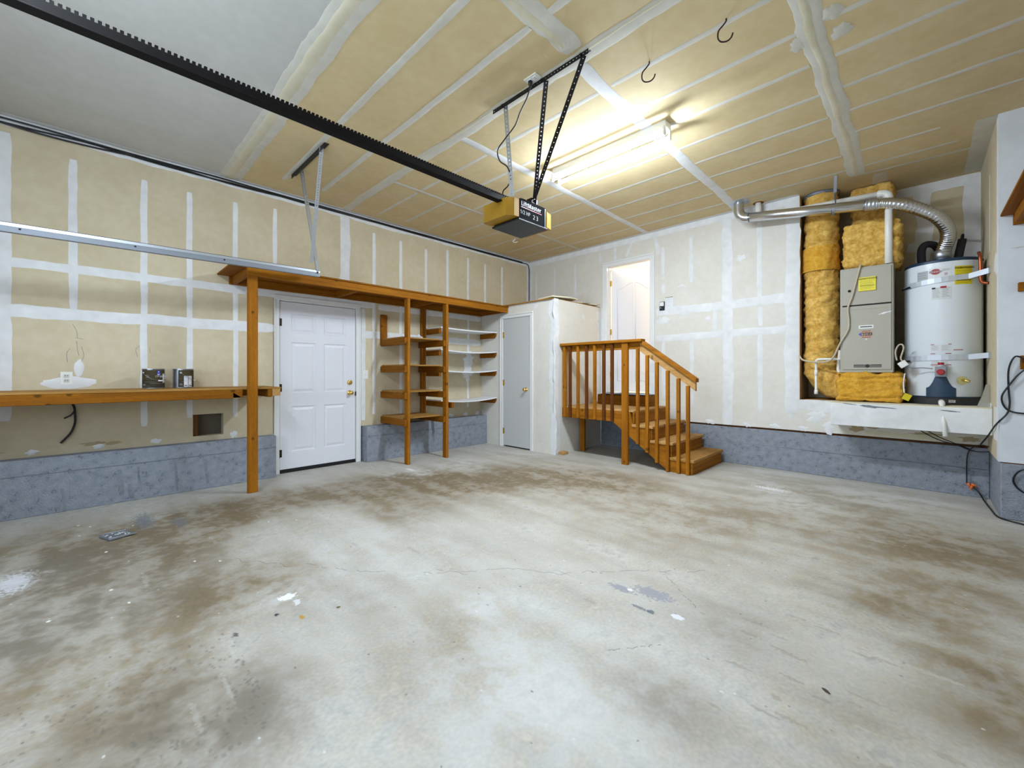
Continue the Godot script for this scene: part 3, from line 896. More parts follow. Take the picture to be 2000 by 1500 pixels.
func build_closet() -> void:
	var w := setting("wall_closet", "low gypsum board closet in the corner with a ragged white taped edge", "wall")
	var zf := -4.70
	var xr := -3.76
	var st := new_st()
	for r in [[XL, -4.845, 0.0, 2.262], [-4.845, -4.215, 2.075, 2.262], [-4.215, xr, 0.0, 2.262]]:
		add_box(st, Vector3(r[0], r[2], zf - 0.10), Vector3(r[1], r[3], zf), 0.0)
	part(w, "front_board", st, M.pale_paper)
	st = new_st()
	add_box(st, Vector3(xr - 0.10, 0.0, ZB), Vector3(xr, 2.262, zf - 0.10), 0.0)
	part(w, "side_board", st, M.pale_paper)
	bx(w, "top_board", XL, xr - 0.02, 2.262, 2.278, ZB, zf + 0.03, M.ply, 0.002)
	# white corner compound and the loose paper edge
	mud(w, Vector3(xr - 0.035, 0.0, zf), Vector3(xr - 0.035, 2.255, zf), 0.10, Vector3(0, 0, 1), M.mud, 0.5)
	mud(w, Vector3(xr, 0.02, zf - 0.05), Vector3(xr, 2.27, zf - 0.05), 0.12, Vector3(1, 0, 0), M.mud, 0.35)
	mud(w, Vector3(xr, 0.72, ZB + 0.06), Vector3(xr, 2.20, ZB + 0.06), 0.11, Vector3(1, 0, 0), M.mud, 0.3)
	dab(w, "joint_compound", Vector3(xr, 2.06, -5.42), Vector3(0, 0, 0.035), Vector3(0, 0.05, 0), Vector3(1, 0, 0), M.mud)
	dab(w, "joint_compound", Vector3(-4.12, 2.19, zf), Vector3(0.05, 0, 0), Vector3(0, 0.03, 0), Vector3(0, 0, 1), M.mud)
	mud(w, Vector3(XL + 0.03, 0.30, zf), Vector3(XL + 0.03, 0.56, zf), 0.10, Vector3(0, 0, 1), M.mud, 0.3)
	# scraps lying on the closet
	var s := thing("cardboard_scrap", "torn cream cardboard sheet lying on top of the closet", "cardboard", Vector3(-3.95, 2.278, -4.95))
	st = new_st()
	add_prism(st, PackedVector2Array([Vector2(0, 0), Vector2(0.30, -0.04), Vector2(0.33, 0.35), Vector2(0.27, 0.62), Vector2(0.05, 0.66), Vector2(-0.02, 0.3)]), Vector3(-4.06, 2.281, -4.69), Vector3(1, 0.02, 0).normalized(), Vector3(0, 0.06, -1).normalized(), 0.018)
	part(s, "sheet", st, mat(Color(0.86, 0.83, 0.72), 0.8))
	s = thing("board_scrap", "splintered gypsum board offcut along the closet's side edge", "offcut", Vector3(-3.80, 2.278, -5.55))
	st = new_st()
	add_prism(st, PackedVector2Array([Vector2(0, 0), Vector2(0.10, 0.02), Vector2(0.11, 0.30), Vector2(0.14, 0.52), Vector2(0.02, 0.58)]), Vector3(-3.88, 2.281, -5.30), Vector3(1, 0, 0), Vector3(0, 0.02, -1).normalized(), 0.013)
	part(s, "board", st, M.cream_mud)
	st = new_st()
	add_bar(st, Vector3(-3.78, 2.287, -5.42), Vector3(-3.745, 2.297, -5.58), Vector3(1, 0, 0), 0.02, 0.004)
	part(s, "torn_paper", st, M.stud)
	bar(s, "torn_paper", Vector3(-3.78, 2.29, -5.70), Vector3(-3.73, 2.305, -5.85), Vector3(1, 0, 0), 0.015, 0.004, M.stud)

func casing(parent: Node3D, o: Vector3, u: Vector3, n: Vector3, w: float, h0: float, h1: float, cw: float, proud: float, m: Material) -> void:
	# two jamb casings and a head casing round an opening of width w; o is the foot of its left side
	var v := Vector3.UP
	var mk := func(called: String, a: Vector3, b: Vector3, side: Vector3) -> void:
		var st := new_st()
		# a moulded board: thick outer edge, thinner inner edge
		add_bar(st, a - side * cw * 0.33 + n * proud * 0.5, b - side * cw * 0.33 + n * proud * 0.5, side, cw * 0.34, proud, 0.003)
		add_bar(st, a + side * cw * 0.17 + n * proud * 0.33, b + side * cw * 0.17 + n * proud * 0.33, side, cw * 0.66, proud * 0.66, 0.003)
		part(parent, called, st, m)
	mk.call("casing", o - u * cw * 0.5 + v * h0, o - u * cw * 0.5 + v * h1, u)
	mk.call("casing", o + u * (w + cw * 0.5) + v * h0, o + u * (w + cw * 0.5) + v * h1, -u)
	mk.call("head_casing", o - u * cw + v * (h1 + cw * 0.5), o + u * (w + cw) + v * (h1 + cw * 0.5), -v)

func knob(parent: Node3D, called: String, at: Vector3, n: Vector3, m: Material, r := 0.028) -> void:
	lathe(parent, called, [Vector2(0.0, 0.0), Vector2(r * 1.15, 0.0), Vector2(r * 1.15, 0.004), Vector2(r * 0.95, 0.010), Vector2(r * 0.4, 0.014), Vector2(r * 0.4, 0.030), Vector2(r * 0.75, 0.036), Vector2(r, 0.048), Vector2(r * 0.95, 0.060), Vector2(r * 0.6, 0.068), Vector2(0.0, 0.069)], at, m, n, 24, true)

func hinge(parent: Node3D, at: Vector3, m: Material, n: Vector3, u: Vector3) -> void:
	var st := new_st()
	add_tube(st, PackedVector3Array([at + Vector3.DOWN * 0.048, at + Vector3.UP * 0.048]), 0.0065, 8)
	add_bar(st, at - n * 0.004 + u * 0.014 + Vector3.DOWN * 0.044, at - n * 0.004 + u * 0.014 + Vector3.UP * 0.044, u, 0.026, 0.003, 0.0)
	part(parent, "hinge", st, m)

func build_doors() -> void:
	# six-panel door in the left wall; u runs away from the camera along the wall
	var d := setting("door_1", "white six-panel door with brass knob and deadbolt", "door")
	var u := Vector3(0, 0, -1)
	var n := Vector3(1, 0, 0)
	var o := Vector3(XL, 0, -1.548)
	casing(d, o, u, n, 0.932, 0.0, 2.045, 0.058, 0.018, M.trim)
	var st := new_st()
	add_box(st, Vector3(XL - 0.11, 0, -1.553), Vector3(XL + 0.002, 2.05, -1.535), 0.0)
	add_box(st, Vector3(XL - 0.11, 0, -2.495), Vector3(XL + 0.002, 2.05, -2.477), 0.0)
	add_box(st, Vector3(XL - 0.11, 2.040, -2.49), Vector3(XL + 0.002, 2.058, -1.54), 0.0)
	add_box(st, Vector3(XL - 0.10, 0, -2.49), Vector3(XL - 0.055, 2.05, -1.54), 0.0)
	part(d, "frame", st, M.trim)
	var w := 0.912
	var px := [0.125, 0.405, 0.507, 0.787]
	var rects := []
	for c in [[px[0], px[1]], [px[2], px[3]]]:
		rects.append([c[0], c[1], 1.625, 1.855])
		rects.append([c[0], c[1], 0.905, 1.515])
		rects.append([c[0], c[1], 0.205, 0.745])
	panel_door(d, Vector3(XL - 0.008, 0.040, -1.558), u, Vector3.UP, w, 1.993, 0.04, rects, M.white_paint)
	bx(d, "door_sweep", XL - 0.045, XL - 0.004, 0.004, 0.044, -2.472, -1.556, M.rubber, 0.003, "black rubber sweep")
	bx(d, "threshold", XL - 0.10, XL - 0.002, 0.0, 0.012, -2.478, -1.552, M.steel_dark, 0.003)
	knob(d, "knob", Vector3(XL - 0.008, 0.925, -2.395), n, M.brass)
	lathe(d, "deadbolt", [Vector2(0.0, 0.0), Vector2(0.033, 0.0), Vector2(0.031, 0.012), Vector2(0.024, 0.020), Vector2(0.020, 0.021), Vector2(0.0, 0.021)], Vector3(XL - 0.008, 1.062, -2.395), M.brass, n, 24, true)
	bx(d, "strike_plate", XL - 0.006, XL + 0.003, 0.885, 0.94, -2.479, -2.466, M.slot, 0.001)
	for y in [0.235, 1.010, 1.785]:
		hinge(d, Vector3(XL - 0.002, y, -1.552), M.bronze, n, u)
	# a thin dark gap between board and casing
	st = new_st()
	add_box(st, Vector3(XL - 0.02, 0.48, -1.497), Vector3(XL + 0.001, 2.06, -1.488), 0.0)
	part(d, "shim_gap", st, M.stud)
	# flush closet door
	d = setting("door_2", "flush grey closet door in a white frame with a brass knob", "door")
	u = Vector3(1, 0, 0)
	n = Vector3(0, 0, 1)
	casing(d, Vector3(-4.828, 0, -4.70), u, n, 0.595, 0.0, 2.063, 0.062, 0.018, M.trim)
	bx(d, "slab", -4.820, -4.240, 0.022, 2.055, -4.735, -4.700, M.door_grey, 0.002)
	st = new_st()
	add_box(st, Vector3(-4.845, 0, -4.79), Vector3(-4.826, 2.07, -4.699), 0.0)
	add_box(st, Vector3(-4.234, 0, -4.79), Vector3(-4.215, 2.07, -4.699), 0.0)
	add_box(st, Vector3(-4.845, 2.058, -4.79), Vector3(-4.215, 2.077, -4.699), 0.0)
	part(d, "frame", st, M.trim)
	bx(d, "dark_gap", -4.826, -4.234, 0.0, 2.058, -4.765, -4.745, M.slot, 0.0)
	knob(d, "knob", Vector3(-4.315, 0.93, -4.70), n, M.brass, 0.026)
	for y in [0.25, 1.03, 1.80]:
		hinge(d, Vector3(-4.823, y, -4.697), M.brass, n, u)
	# the house door, up on the landing, standing ajar into the hall
	d = setting("door_3", "white arched-panel house door standing ajar above the landing", "door")
	casing(d, Vector3(-3.640, 0, ZB), u, n, 0.740, 0.86, 2.915, 0.078, 0.018, M.trim)
	st = new_st()
	add_box(st, Vector3(-3.658, 0.86, ZB - 0.115), Vector3(-3.638, 2.93, ZB + 0.002), 0.0)
	add_box(st, Vector3(-2.902, 0.86, ZB - 0.115), Vector3(-2.882, 2.93, ZB + 0.002), 0.0)
	add_box(st, Vector3(-3.658, 2.913, ZB - 0.115), Vector3(-2.882, 2.933, ZB + 0.002), 0.0)
	add_box(st, Vector3(-3.638, 0.86, ZB - 0.062), Vector3(-3.626, 2.92, ZB - 0.045), 0.0)
	part(d, "frame", st, M.trim)
	bx(d, "threshold", -3.65, -2.89, 0.856, 0.874, ZB - 0.11, ZB + 0.015, M.galv_dull, 0.003)
	var ang := deg_to_rad(38.0)
	var hu := Vector3(cos(ang), 0, -sin(ang))
	var hn := hu.cross(Vector3.UP).normalized()
	if hn.z < 0.0: hn = -hn
	var ho := Vector3(-3.628, 0.880, ZB - 0.118)
	st = new_st()
	add_obox(st, ho + hu * 0.365 + Vector3.UP * 1.015 - hn * 0.0175, Vector3(0.365, 1.015, 0.0175), Basis(hu, Vector3.UP, hu.cross(Vector3.UP)), 0.002)
	part(d, "slab", st, M.white_paint)
	for k in 2:
		var cx0 := 0.095 + 0.29 * k
		var cx1 := cx0 + 0.25
		var top := []
		for i in 13:
			var t := float(i) / 12
			top.append(ho + hu * lerpf(cx0, cx1, t) + Vector3.UP * (1.68 + (0.12 * (t * t * (3.0 - 2.0 * t)) if k == 0 else 0.12 * (1.0 - t * t * (3.0 - 2.0 * t)))) + hn * 0.001)
		var outline := [ho + hu * cx0 + Vector3.UP * 0.86 + hn * 0.001] + top + [ho + hu * cx1 + Vector3.UP * 0.86 + hn * 0.001, ho + hu * cx0 + Vector3.UP * 0.86 + hn * 0.001]
		tube(d, "panel_moulding", outline, 0.006, M.white_paint, 8, false)
		var low := [ho + hu * cx0 + Vector3.UP * 0.18 + hn * 0.001, ho + hu * cx0 + Vector3.UP * 0.72 + hn * 0.001, ho + hu * cx1 + Vector3.UP * 0.72 + hn * 0.001, ho + hu * cx1 + Vector3.UP * 0.18 + hn * 0.001, ho + hu * cx0 + Vector3.UP * 0.18 + hn * 0.001]
		tube(d, "panel_moulding", low, 0.006, M.white_paint, 8, false)
	for y in [1.16, 1.86, 2.66]:
		bx(d, "hinge", -3.640, -3.622, y - 0.045, y + 0.045, ZB - 0.118, ZB - 0.078, M.brass, 0.002)

func build_alcove_shell() -> void:
	var w := setting("wall_alcove", "raised alcove for the furnace and water heater with stained board walls", "wall")
	bx(w, "back_board", -1.05, 0.56, 0.80, YC, -6.65, -6.55, M.paper, 0.0)
	bx(w, "left_board", -1.12, -1.030, 0.80, YC, -6.60, ZB - 0.09, M.paper, 0.0)
	bx(w, "cut_edge", -1.036, -1.015, 0.868, YC, ZB - 0.105, ZB - 0.001, M.wood_pale, 0.001)
	bx(w, "alcove_floor", -1.05, 0.46, 0.80, 0.872, -6.60, ZB - 0.09, M.ply, 0.0)
	# the shelf that carries the appliances juts out in front of the wall
	var p := thing("appliance_platform", "white boxed platform jutting out below the furnace and water heater", "platform", Vector3(-0.11, 0.636, -5.74))
	bx(p, "front_board", -0.680, 0.458, 0.636, 0.868, -5.565, -5.55, M.mud, 0.004)
	bx(p, "left_board", -0.680, -0.665, 0.636, 0.868, ZB, -5.565, M.mud, 0.003)
	bx(p, "top_board", -0.680, 0.458, 0.862, 0.876, ZB, -5.553, M.cream_mud, 0.002)
	bx(p, "bottom_board", -0.665, 0.458, 0.636, 0.648, ZB, -5.565, M.cream_mud, 0.002)
	for c in [[-0.365, 0.845, 0.075, 0.012], [-0.26, 0.842, 0.10, 0.006], [0.20, 0.835, 0.07, 0.006], [-0.52, 0.862, 0.06, 0.004]]:
		dab(p, "scuff", Vector3(c[0], c[1], -5.55), Vector3(c[2], -0.006, 0), Vector3(0, c[3], 0), Vector3(0, 0, 1), M.stain, 0.0004, 0.25)
	# compound on the alcove's walls
	var nz_ := Vector3(0, 0, 1)
	mud(w, Vector3(-0.30, 3.25, -6.55), Vector3(0.46, 3.25, -6.55), 0.12, nz_, M.mud, 0.2)
	mud(w, Vector3(0.40, 2.2, -6.55), Vector3(0.40, 3.25, -6.55), 0.13, nz_, M.mud, 0.15)
	mud(w, Vector3(0.03, 2.4, -6.55), Vector3(0.03, 3.25, -6.55), 0.13, nz_, M.mud, 0.4)
	mud(w, Vector3(-0.10, 2.60, -6.55), Vector3(0.45, 2.52, -6.55), 0.13, nz_, M.mud, 0.4)
	var r := get_node("wall_right")
	var nx := Vector3(-1, 0, 0)
	mud(r, Vector3(0.46, 0.90, -5.24), Vector3(0.46, YC - 0.01, -5.24), 0.07, nx, M.mud, 0.1)
	mud(r, Vector3(0.46, 2.3, -5.78), Vector3(0.46, 3.0, -5.78), 0.05, nx, M.mud, 0.2)
	dab(r, "joint_compound", Vector3(0.46, 2.10, -5.36), Vector3(0, 0, 0.12), Vector3(0, 0.09, 0), nx, M.mud)
	mud(r, Vector3(0.46, 0.62, -5.35), Vector3(0.46, 0.90, -5.35), 0.28, nx, M.mud, 0.1)
	mud(r, Vector3(0.46, 0.89, -5.60), Vector3(0.46, 0.89, -6.2), 0.05, nx, M.mud, 0.2)
	dab(r, "smudge", Vector3(0.56, 2.19, -5.20), Vector3(0.035, 0, 0), Vector3(0, 0.006, 0), Vector3(0, 0, 1), M.primed)
	bx(r, "sill_plate", 0.475, XR, 0.452, 0.466, -5.30, -5.206, M.stud, 0.0)

func build_garage_door() -> void:
	var d := setting("door_4", "closed white sectional garage door with an added row of glowing fill panes", "door")
	for k in 4:
		var y0 := 0.02 + 0.54 * k
		if k == 2:
			# this section holds made-up glowing panes, added as fill behind the camera
			var st := new_st()
			for r in [[-4.58, -4.35], [-3.55, -3.35], [-2.55, -2.35], [-1.55, -1.35], [-0.55, -0.32]]:
				add_box(st, Vector3(r[0], y0 + 0.06, ZF + 0.03), Vector3(r[1], y0 + 0.48, ZF + 0.08), 0.002)
			add_box(st, Vector3(-4.58, y0, ZF + 0.03), Vector3(-0.32, y0 + 0.06, ZF + 0.08), 0.002)
			add_box(st, Vector3(-4.58, y0 + 0.48, ZF + 0.03), Vector3(-0.32, y0 + 0.535, ZF + 0.08), 0.002)
			part(d, "section", st, M.white_paint)
			for i in 4:
				bx(d, "added_fill_pane", -4.35 + i, -3.55 + i, y0 + 0.06, y0 + 0.48, ZF + 0.045, ZF + 0.055, M.day, 0.0)
				area("added_fill_light", Vector3(-3.95 + i, y0 + 0.27, ZF + 0.025), Vector3(0, 0, 0), Vector2(0.78, 0.40), PANE_FILL, Color(0.83, 0.915, 1.0))
		else:
			bx(d, "section", -4.58, -0.32, y0, y0 + 0.535, ZF + 0.03, ZF + 0.08, M.white_paint, 0.004)

const PANE_FILL := 0.7  # energy of each fill light added at the garage door

func build_joints() -> void:
	var up := Vector3(0, -1, 0)
	var c := get_node("ceiling")
	# seams between the boards, running away from the garage door
	for s in [[-0.470, 0.135, M.ceil_mud, 0.22, -5.75, -2.34], [-1.674, 0.10, M.mud, 0.15, -5.92, -2.34], [-2.94, 0.085, M.mud, 0.12, -5.92, -2.34], [-4.148, 0.05, M.ceil_mud, 0.15, -5.92, -2.34], [-1.62, 0.15, M.ceil_mud, 0.22, -2.22, -1.2]]:
		mud(c, Vector3(s[0], YC, s[4]), Vector3(s[0], YC, s[5]), s[1], up, s[2], s[3])
	mud(c, Vector3(-0.475, YC, -5.72), Vector3(-0.475, YC, -2.36), 0.06, up, M.cream_mud, 0.4, 0.0022)
	mud(c, Vector3(-1.66, YC, -2.15), Vector3(-1.64, YC, -1.25), 0.06, up, M.cream_mud, 0.5, 0.0022)
	# butt seams and nailed joists, running across
	mud(c, Vector3(-5.30, YC, -2.305), Vector3(0.9, YC, -2.305), 0.11, up, M.ceil_mud, 0.18)
	mud(c, Vector3(-5.30, YC, -2.275), Vector3(0.9, YC, -2.275), 0.035, up, M.cream_mud, 0.25, 0.0022)
	mud(c, Vector3(-5.34, YC, -1.055), Vector3(0.9, YC, -1.055), 0.19, up, M.ceil_mud, 0.10)
	mud(c, Vector3(-5.34, YC, -1.045), Vector3(0.9, YC, -1.045), 0.09, up, M.cream_mud, 0.15, 0.0036)
	for z in [-1.482, -1.885]:
		mud(c, Vector3(-4.95, YC, z), Vector3(-1.70, YC, z), 0.055, up, M.ceil_mud, 0.12)
		mud(c, Vector3(-1.55, YC, z), Vector3(0.60, YC, z), 0.055, up, M.ceil_mud, 0.12)
	for z in [-2.69, -3.085, -3.475, -3.90, -4.285, -4.70, -5.14, -5.535]:
		mud(c, Vector3(-5.13, YC, z), Vector3(-4.19, YC, z), 0.04, up, M.ceil_mud, 0.15)
		mud(c, Vector3(-4.11, YC, z), Vector3(-2.99, YC, z), 0.04, up, M.ceil_mud, 0.15)
		mud(c, Vector3(-2.89, YC, z), Vector3(-1.73, YC, z), 0.045, up, M.ceil_mud, 0.15)
		mud(c, Vector3(-1.62, YC, z), Vector3(-0.54, YC, z), 0.045, up, M.ceil_mud, 0.15)
		mud(c, Vector3(-0.40, YC, z), Vector3([0.55, 0.55, 0.55, 0.55, 0.55, 0.55, 0.13, 0.25][[-2.69, -3.085, -3.475, -3.90, -4.285, -4.70, -5.14, -5.535].find(z)], YC, z), 0.045, up, M.ceil_mud, 0.15)
	mud(c, Vector3(-0.42, YC, -5.77), Vector3(0.38, YC, -5.80), 0.04, up, M.ceil_mud, 0.3)
	mud(c, Vector3(0.40, YC, -6.5), Vector3(0.40, YC, -5.2), 0.13, up, M.ceil_mud, 0.1)
	mud(c, Vector3(-0.30, YC, -5.85), Vector3(-0.30, YC, -6.2), 0.12, up, M.ceil_mud, 0.4)
	for q in [[-0.36, -3.05], [-0.34, -3.25], [-0.55, -3.2]]:
		dab(c, "joint_compound", Vector3(q[0], YC, q[1]), Vector3(0.05, 0, 0), Vector3(0, 0, 0.07), up, M.ceil_mud)
	# tape in the corners between ceiling and walls
	var nl := Vector3(1, 0, 0)
	var nb := Vector3(0, 0, 1)
	mud(c, Vector3(XL + 0.03, YC, -5.9), Vector3(XL + 0.03, YC, 0.9), 0.07, up, M.mud, 0.15)
	mud(c, Vector3(XL, YC, ZB + 0.03), Vector3(-1.02, YC, ZB + 0.03), 0.07, up, M.mud, 0.12)
	var w := get_node("wall_left")
	mud(w, Vector3(XL, YC - 0.04, -5.9), Vector3(XL, YC - 0.04, 0.9), 0.085, nl, M.mud, 0.25)
	mud(w, Vector3(XL, 2.29, ZB + 0.035), Vector3(XL, YC, ZB + 0.035), 0.07, nl, M.mud, 0.15)
	# level seams
	mud(w, Vector3(XL, 2.108, 0.95), Vector3(XL, 2.108, -2.75), 0.078, nl, M.mud, 0.12)
	mud(w, Vector3(XL, 1.700, 0.95), Vector3(XL, 1.710, -1.49), 0.105, nl, M.mud, 0.16)
	mud(w, Vector3(XL, 1.705, -2.56), Vector3(XL, 1.705, -4.68), 0.10, nl, M.mud, 0.16)
	mud(w, Vector3(XL, 2.10, -2.8), Vector3(XL, 2.10, -4.68), 0.075, nl, M.mud, 0.2)
	# nailed studs
	for s in [[0.505, 3.165, 0.79, 0.09], [0.11, 3.08, 1.75, 0.055], [-0.36, 3.055, 0.67, 0.052], [-0.713, 3.045, 0.725, 0.05], [-1.113, 3.06, 0.71, 0.048], [-1.505, 3.10, 2.15, 0.045], [-2.33, 3.26, 2.12, 0.13], [-2.58, 2.05, 0.55, 0.06], [-2.734, 3.115, 0.62, 0.045], [-3.149, 3.10, 0.60, 0.048], [-3.577, 3.07, 0.62, 0.045], [-3.98, 3.14, 0.60, 0.048], [-4.40, 3.10, 0.62, 0.045], [-4.78, 3.065, 2.29, 0.045], [-5.19, 3.09, 2.29, 0.045]]:
		mud(w, Vector3(XL, s[2], s[0]), Vector3(XL, s[1], s[0]), s[3], nl, M.mud, 0.13)
	# patches by the outlet, nail dabs and stains along the sill
	dab(w, "joint_compound", Vector3(XL, 1.10, 0.13), Vector3(0, 0, 0.17), Vector3(0, 0.052, 0), nl, M.mud, 0.0016, 0.12)
	dab(w, "joint_compound", Vector3(XL, 1.23, 0.075), Vector3(0, 0, 0.032), Vector3(0, 0.075, 0), nl, M.mud, 0.0016, 0.12)
	dab(w, "joint_compound", Vector3(XL, 1.42, -4.41), Vector3(0, 0, 0.10), Vector3(0, 0.11, 0), nl, M.mud, 0.0016, 0.5)
	dab(w, "joint_compound", Vector3(XL, 1.20, -4.41), Vector3(0, 0, 0.10), Vector3(0, 0.12, 0), nl, M.mud, 0.0016, 0.5)
	for z in [0.35, -0.05, -0.45]:
		dab(w, "joint_compound", Vector3(XL, 0.515, z), Vector3(0, 0, 0.04), Vector3(0, 0.022, 0), nl, M.mud, 0.0016, 0.4)
	for z in [-3.75, -4.05, -4.35, -4.60]:
		dab(w, "joint_compound", Vector3(XL, 0.50, z), Vector3(0, 0, 0.05), Vector3(0, 0.03, 0), nl, M.mud, 0.0016, 0.4)
	dab(w, "joint_compound", Vector3(XL, 0.51, -1.10), Vector3(0, 0, 0.035), Vector3(0, 0.03, 0), nl, M.mud, 0.0016, 0.5)
	for q in [[-0.03, 0.545, 0.08, 0.018], [-0.14, 0.535, 0.06, 0.015], [0.6, 0.53, 0.10, 0.012]]:
		dab(w, "stain", Vector3(XL, q[1], q[0]), Vector3(0, 0, q[2]), Vector3(0, q[3], 0), nl, M.grime, 0.0004, 0.35)
	# pencil marks over the outlet
	var st := new_st(true)
	for q in [[[0.115, 1.62], [0.09, 1.56], [0.085, 1.50]], [[0.10, 1.50], [0.05, 1.49]], [[0.09, 1.47], [0.085, 1.40], [0.075, 1.34]], [[0.13, 1.40], [0.15, 1.36], [0.145, 1.28]], [[0.06, 1.42], [0.045, 1.34], [0.07, 1.27]], [[-0.33, 1.45], [-0.30, 1.41], [-0.315, 1.34]], [[-0.40, 1.44], [-0.405, 1.38]]]:
		var pts := []
		for p in q: pts.append(Vector3(XL + 0.0006, p[1], p[0]))
		add_tube(st, smooth_path(pts, 4), 0.0012, 4)
	part(w, "pencil_mark", st, M.stain)
	# water streaks on the stem wall
	for q in [[-0.20, 0.06, 0.30, 0.03], [-0.33, 0.08, 0.31, 0.025], [-0.27, 0.02, 0.16, 0.04], [-0.60, 0.02, 0.33, 0.02], [-0.85, 0.05, 0.30, 0.03], [0.15, 0.0, 0.20, 0.03]]:
		mud(w, Vector3(XC, q[1], q[0]), Vector3(XC, q[2], q[0] + 0.02), q[3], nl, M.stain, 0.7, 0.0003)
	st = new_st()
	add_box(st, Vector3(XC - 0.01, 0.338, -1.477), Vector3(XC + 0.0006, 0.342, 1.0), 0.0)
	part(w, "pour_line", st, M.stain)
	st = new_st()
	add_box(st, Vector3(XC - 0.01, 0.338, -4.69), Vector3(XC + 0.0006, 0.342, -2.566), 0.0)
	part(w, "pour_line", st, M.stain)
	var b := get_node("wall_back")
	mud(b, Vector3(-5.34, YC - 0.045, ZB), Vector3(-1.02, YC - 0.045, ZB), 0.085, nb, M.mud, 0.1)
	mud(b, Vector3(XL + 0.035, 2.29, ZB), Vector3(XL + 0.035, YC, ZB), 0.07, nb, M.mud, 0.15)
	mud(b, Vector3(-2.80, 2.085, ZB), Vector3(-1.02, 2.095, ZB), 0.115, nb, M.mud, 0.16)
	mud(b, Vector3(-2.80, 1.690, ZB), Vector3(-1.02, 1.725, ZB), 0.095, nb, M.mud, 0.16)
	mud(b, Vector3(-3.72, 2.08, ZB), Vector3(-3.76, 1.6, ZB), 0.06, nb, M.mud, 0.2)
	for s in [[-5.175, 3.09, 2.29, 0.05], [-4.741, 3.09, 2.29, 0.045], [-4.28, 3.09, 2.29, 0.045], [-3.775, 3.17, 3.0, 0.045], [-3.50, 3.20, 3.0, 0.055], [-2.70, 3.04, 2.57, 0.048], [-2.69, 2.50, 2.36, 0.05], [-2.69, 1.65, 0.80, 0.05], [-2.29, 3.10, 2.46, 0.055], [-2.28, 1.66, 0.73, 0.055], [-1.815, 3.25, 0.50, 0.13], [-1.97, 2.03, 1.75, 0.06], [-1.44, 3.10, 2.15, 0.055], [-1.43, 2.02, 1.78, 0.055], [-1.43, 1.67, 0.70, 0.06], [-1.09, YC, 0.70, 0.145]]:
		mud(b, Vector3(s[0], s[2], ZB), Vector3(s[0], s[1], ZB), s[3], nb, M.mud, 0.14)
	mud(b, Vector3(-3.30, 3.02, ZB), Vector3(-3.20, 3.24, ZB), 0.05, nb, M.mud, 0.14)
	mud(b, Vector3(-2.76, 2.95, ZB), Vector3(-2.83, 3.24, ZB), 0.06, nb, M.mud, 0.14)
	mud(b, Vector3(-1.02, 0.80, ZB), Vector3(-0.68, 0.80, ZB), 0.13, nb, M.mud, 0.2)
	for q in [[-2.70, 1.96, 0.10, 0.055], [-2.37, 2.02, 0.06, 0.02], [-2.06, 1.93, 0.035, 0.03], [-1.66, 2.68, 0.05, 0.04], [-1.11, 0.72, 0.025, 0.10], [-0.86, 0.68, 0.09, 0.06], [-0.74, 0.56, 0.05, 0.07], [-2.03, 0.52, 0.06, 0.03], [-1.58, 0.52, 0.04, 0.03], [-1.27, 0.53, 0.05, 0.03], [-0.99, 0.53, 0.05, 0.03], [-2.42, 2.43, 0.05, 0.02]]:
		dab(b, "joint_compound", Vector3(q[0], q[1], ZB), Vector3(q[2], 0, 0), Vector3(0, q[3], 0), nb, M.mud, 0.0016, 0.4)
	for q in [[-0.35, 0.60, 0.05, 0.02], [0.05, 0.56, 0.12, 0.02], [0.33, 0.55, 0.08, 0.025], [-0.5, 0.57, 0.06, 0.03]]:
		dab(b, "stain", Vector3(q[0], q[1], ZB), Vector3(q[2], 0, 0), Vector3(0, q[3], 0), nb, M.grime, 0.0004, 0.35)
	mud(b, Vector3(-0.42, 0.545, ZB), Vector3(0.30, 0.535, ZB), 0.05, nb, M.cream_mud, 0.3)
	# long open joint of the stem wall pours
	st = new_st()
	add_box(st, Vector3(-1.0, 0.2685, ZB - 0.01), Vector3(0.46, 0.2715, ZB + 0.0005), 0.0)
	part(b, "pour_line", st, M.stain)

func build_fluorescent() -> void:
	var f := thing("fluorescent_light", "long white two-tube fluorescent strip light on the ceiling", "light", Vector3(-2.11, YC, -3.41))
	var x0 := -2.715
	var x1 := -1.505
	var z := -3.405
	bx(f, "channel", x0, x1, YC - 0.062, YC, z - 0.052, z + 0.052, M.plastic_white, 0.004)
	var st := new_st()
	add_prism(st, PackedVector2Array([Vector2(-0.052, 0), Vector2(0.052, 0), Vector2(0.030, -0.022), Vector2(-0.030, -0.022)]), Vector3(x0 + 0.03, YC - 0.062, z), Vector3(0, 0, -1), Vector3.UP, x1 - x0 - 0.06)
	part(f, "ballast_cover", st, M.plastic_white)
	for s in [-0.055, 0.055]:
		for e in [x0 + 0.012, x1 - 0.012]:
			bx(f, "socket", e - 0.010, e + 0.010, YC - 0.135, YC - 0.055, z + s - 0.016, z + s + 0.016, M.plastic_white, 0.004)
		var t := new_st(true)
		add_tube(t, PackedVector3Array([Vector3(x0 + 0.022, YC - 0.112, z + s), Vector3(x1 - 0.022, YC - 0.112, z + s)]), 0.019, 16)
		part(f, "tube", t, M.tube, "glowing fluorescent tube")
	for i in 5:
		omni("tube_light", Vector3(lerpf(x0 + 0.1, x1 - 0.1, i / 4.0), YC - 0.165, z), LAMP * 0.25 / 5.0, TUBE, 0.03)
	area("tube_area_light", Vector3((x0 + x1) / 2.0, YC - 0.145, z), Vector3(-PI / 2, 0, 0), Vector2(1.15, 0.13), LAMP * 0.72, TUBE)

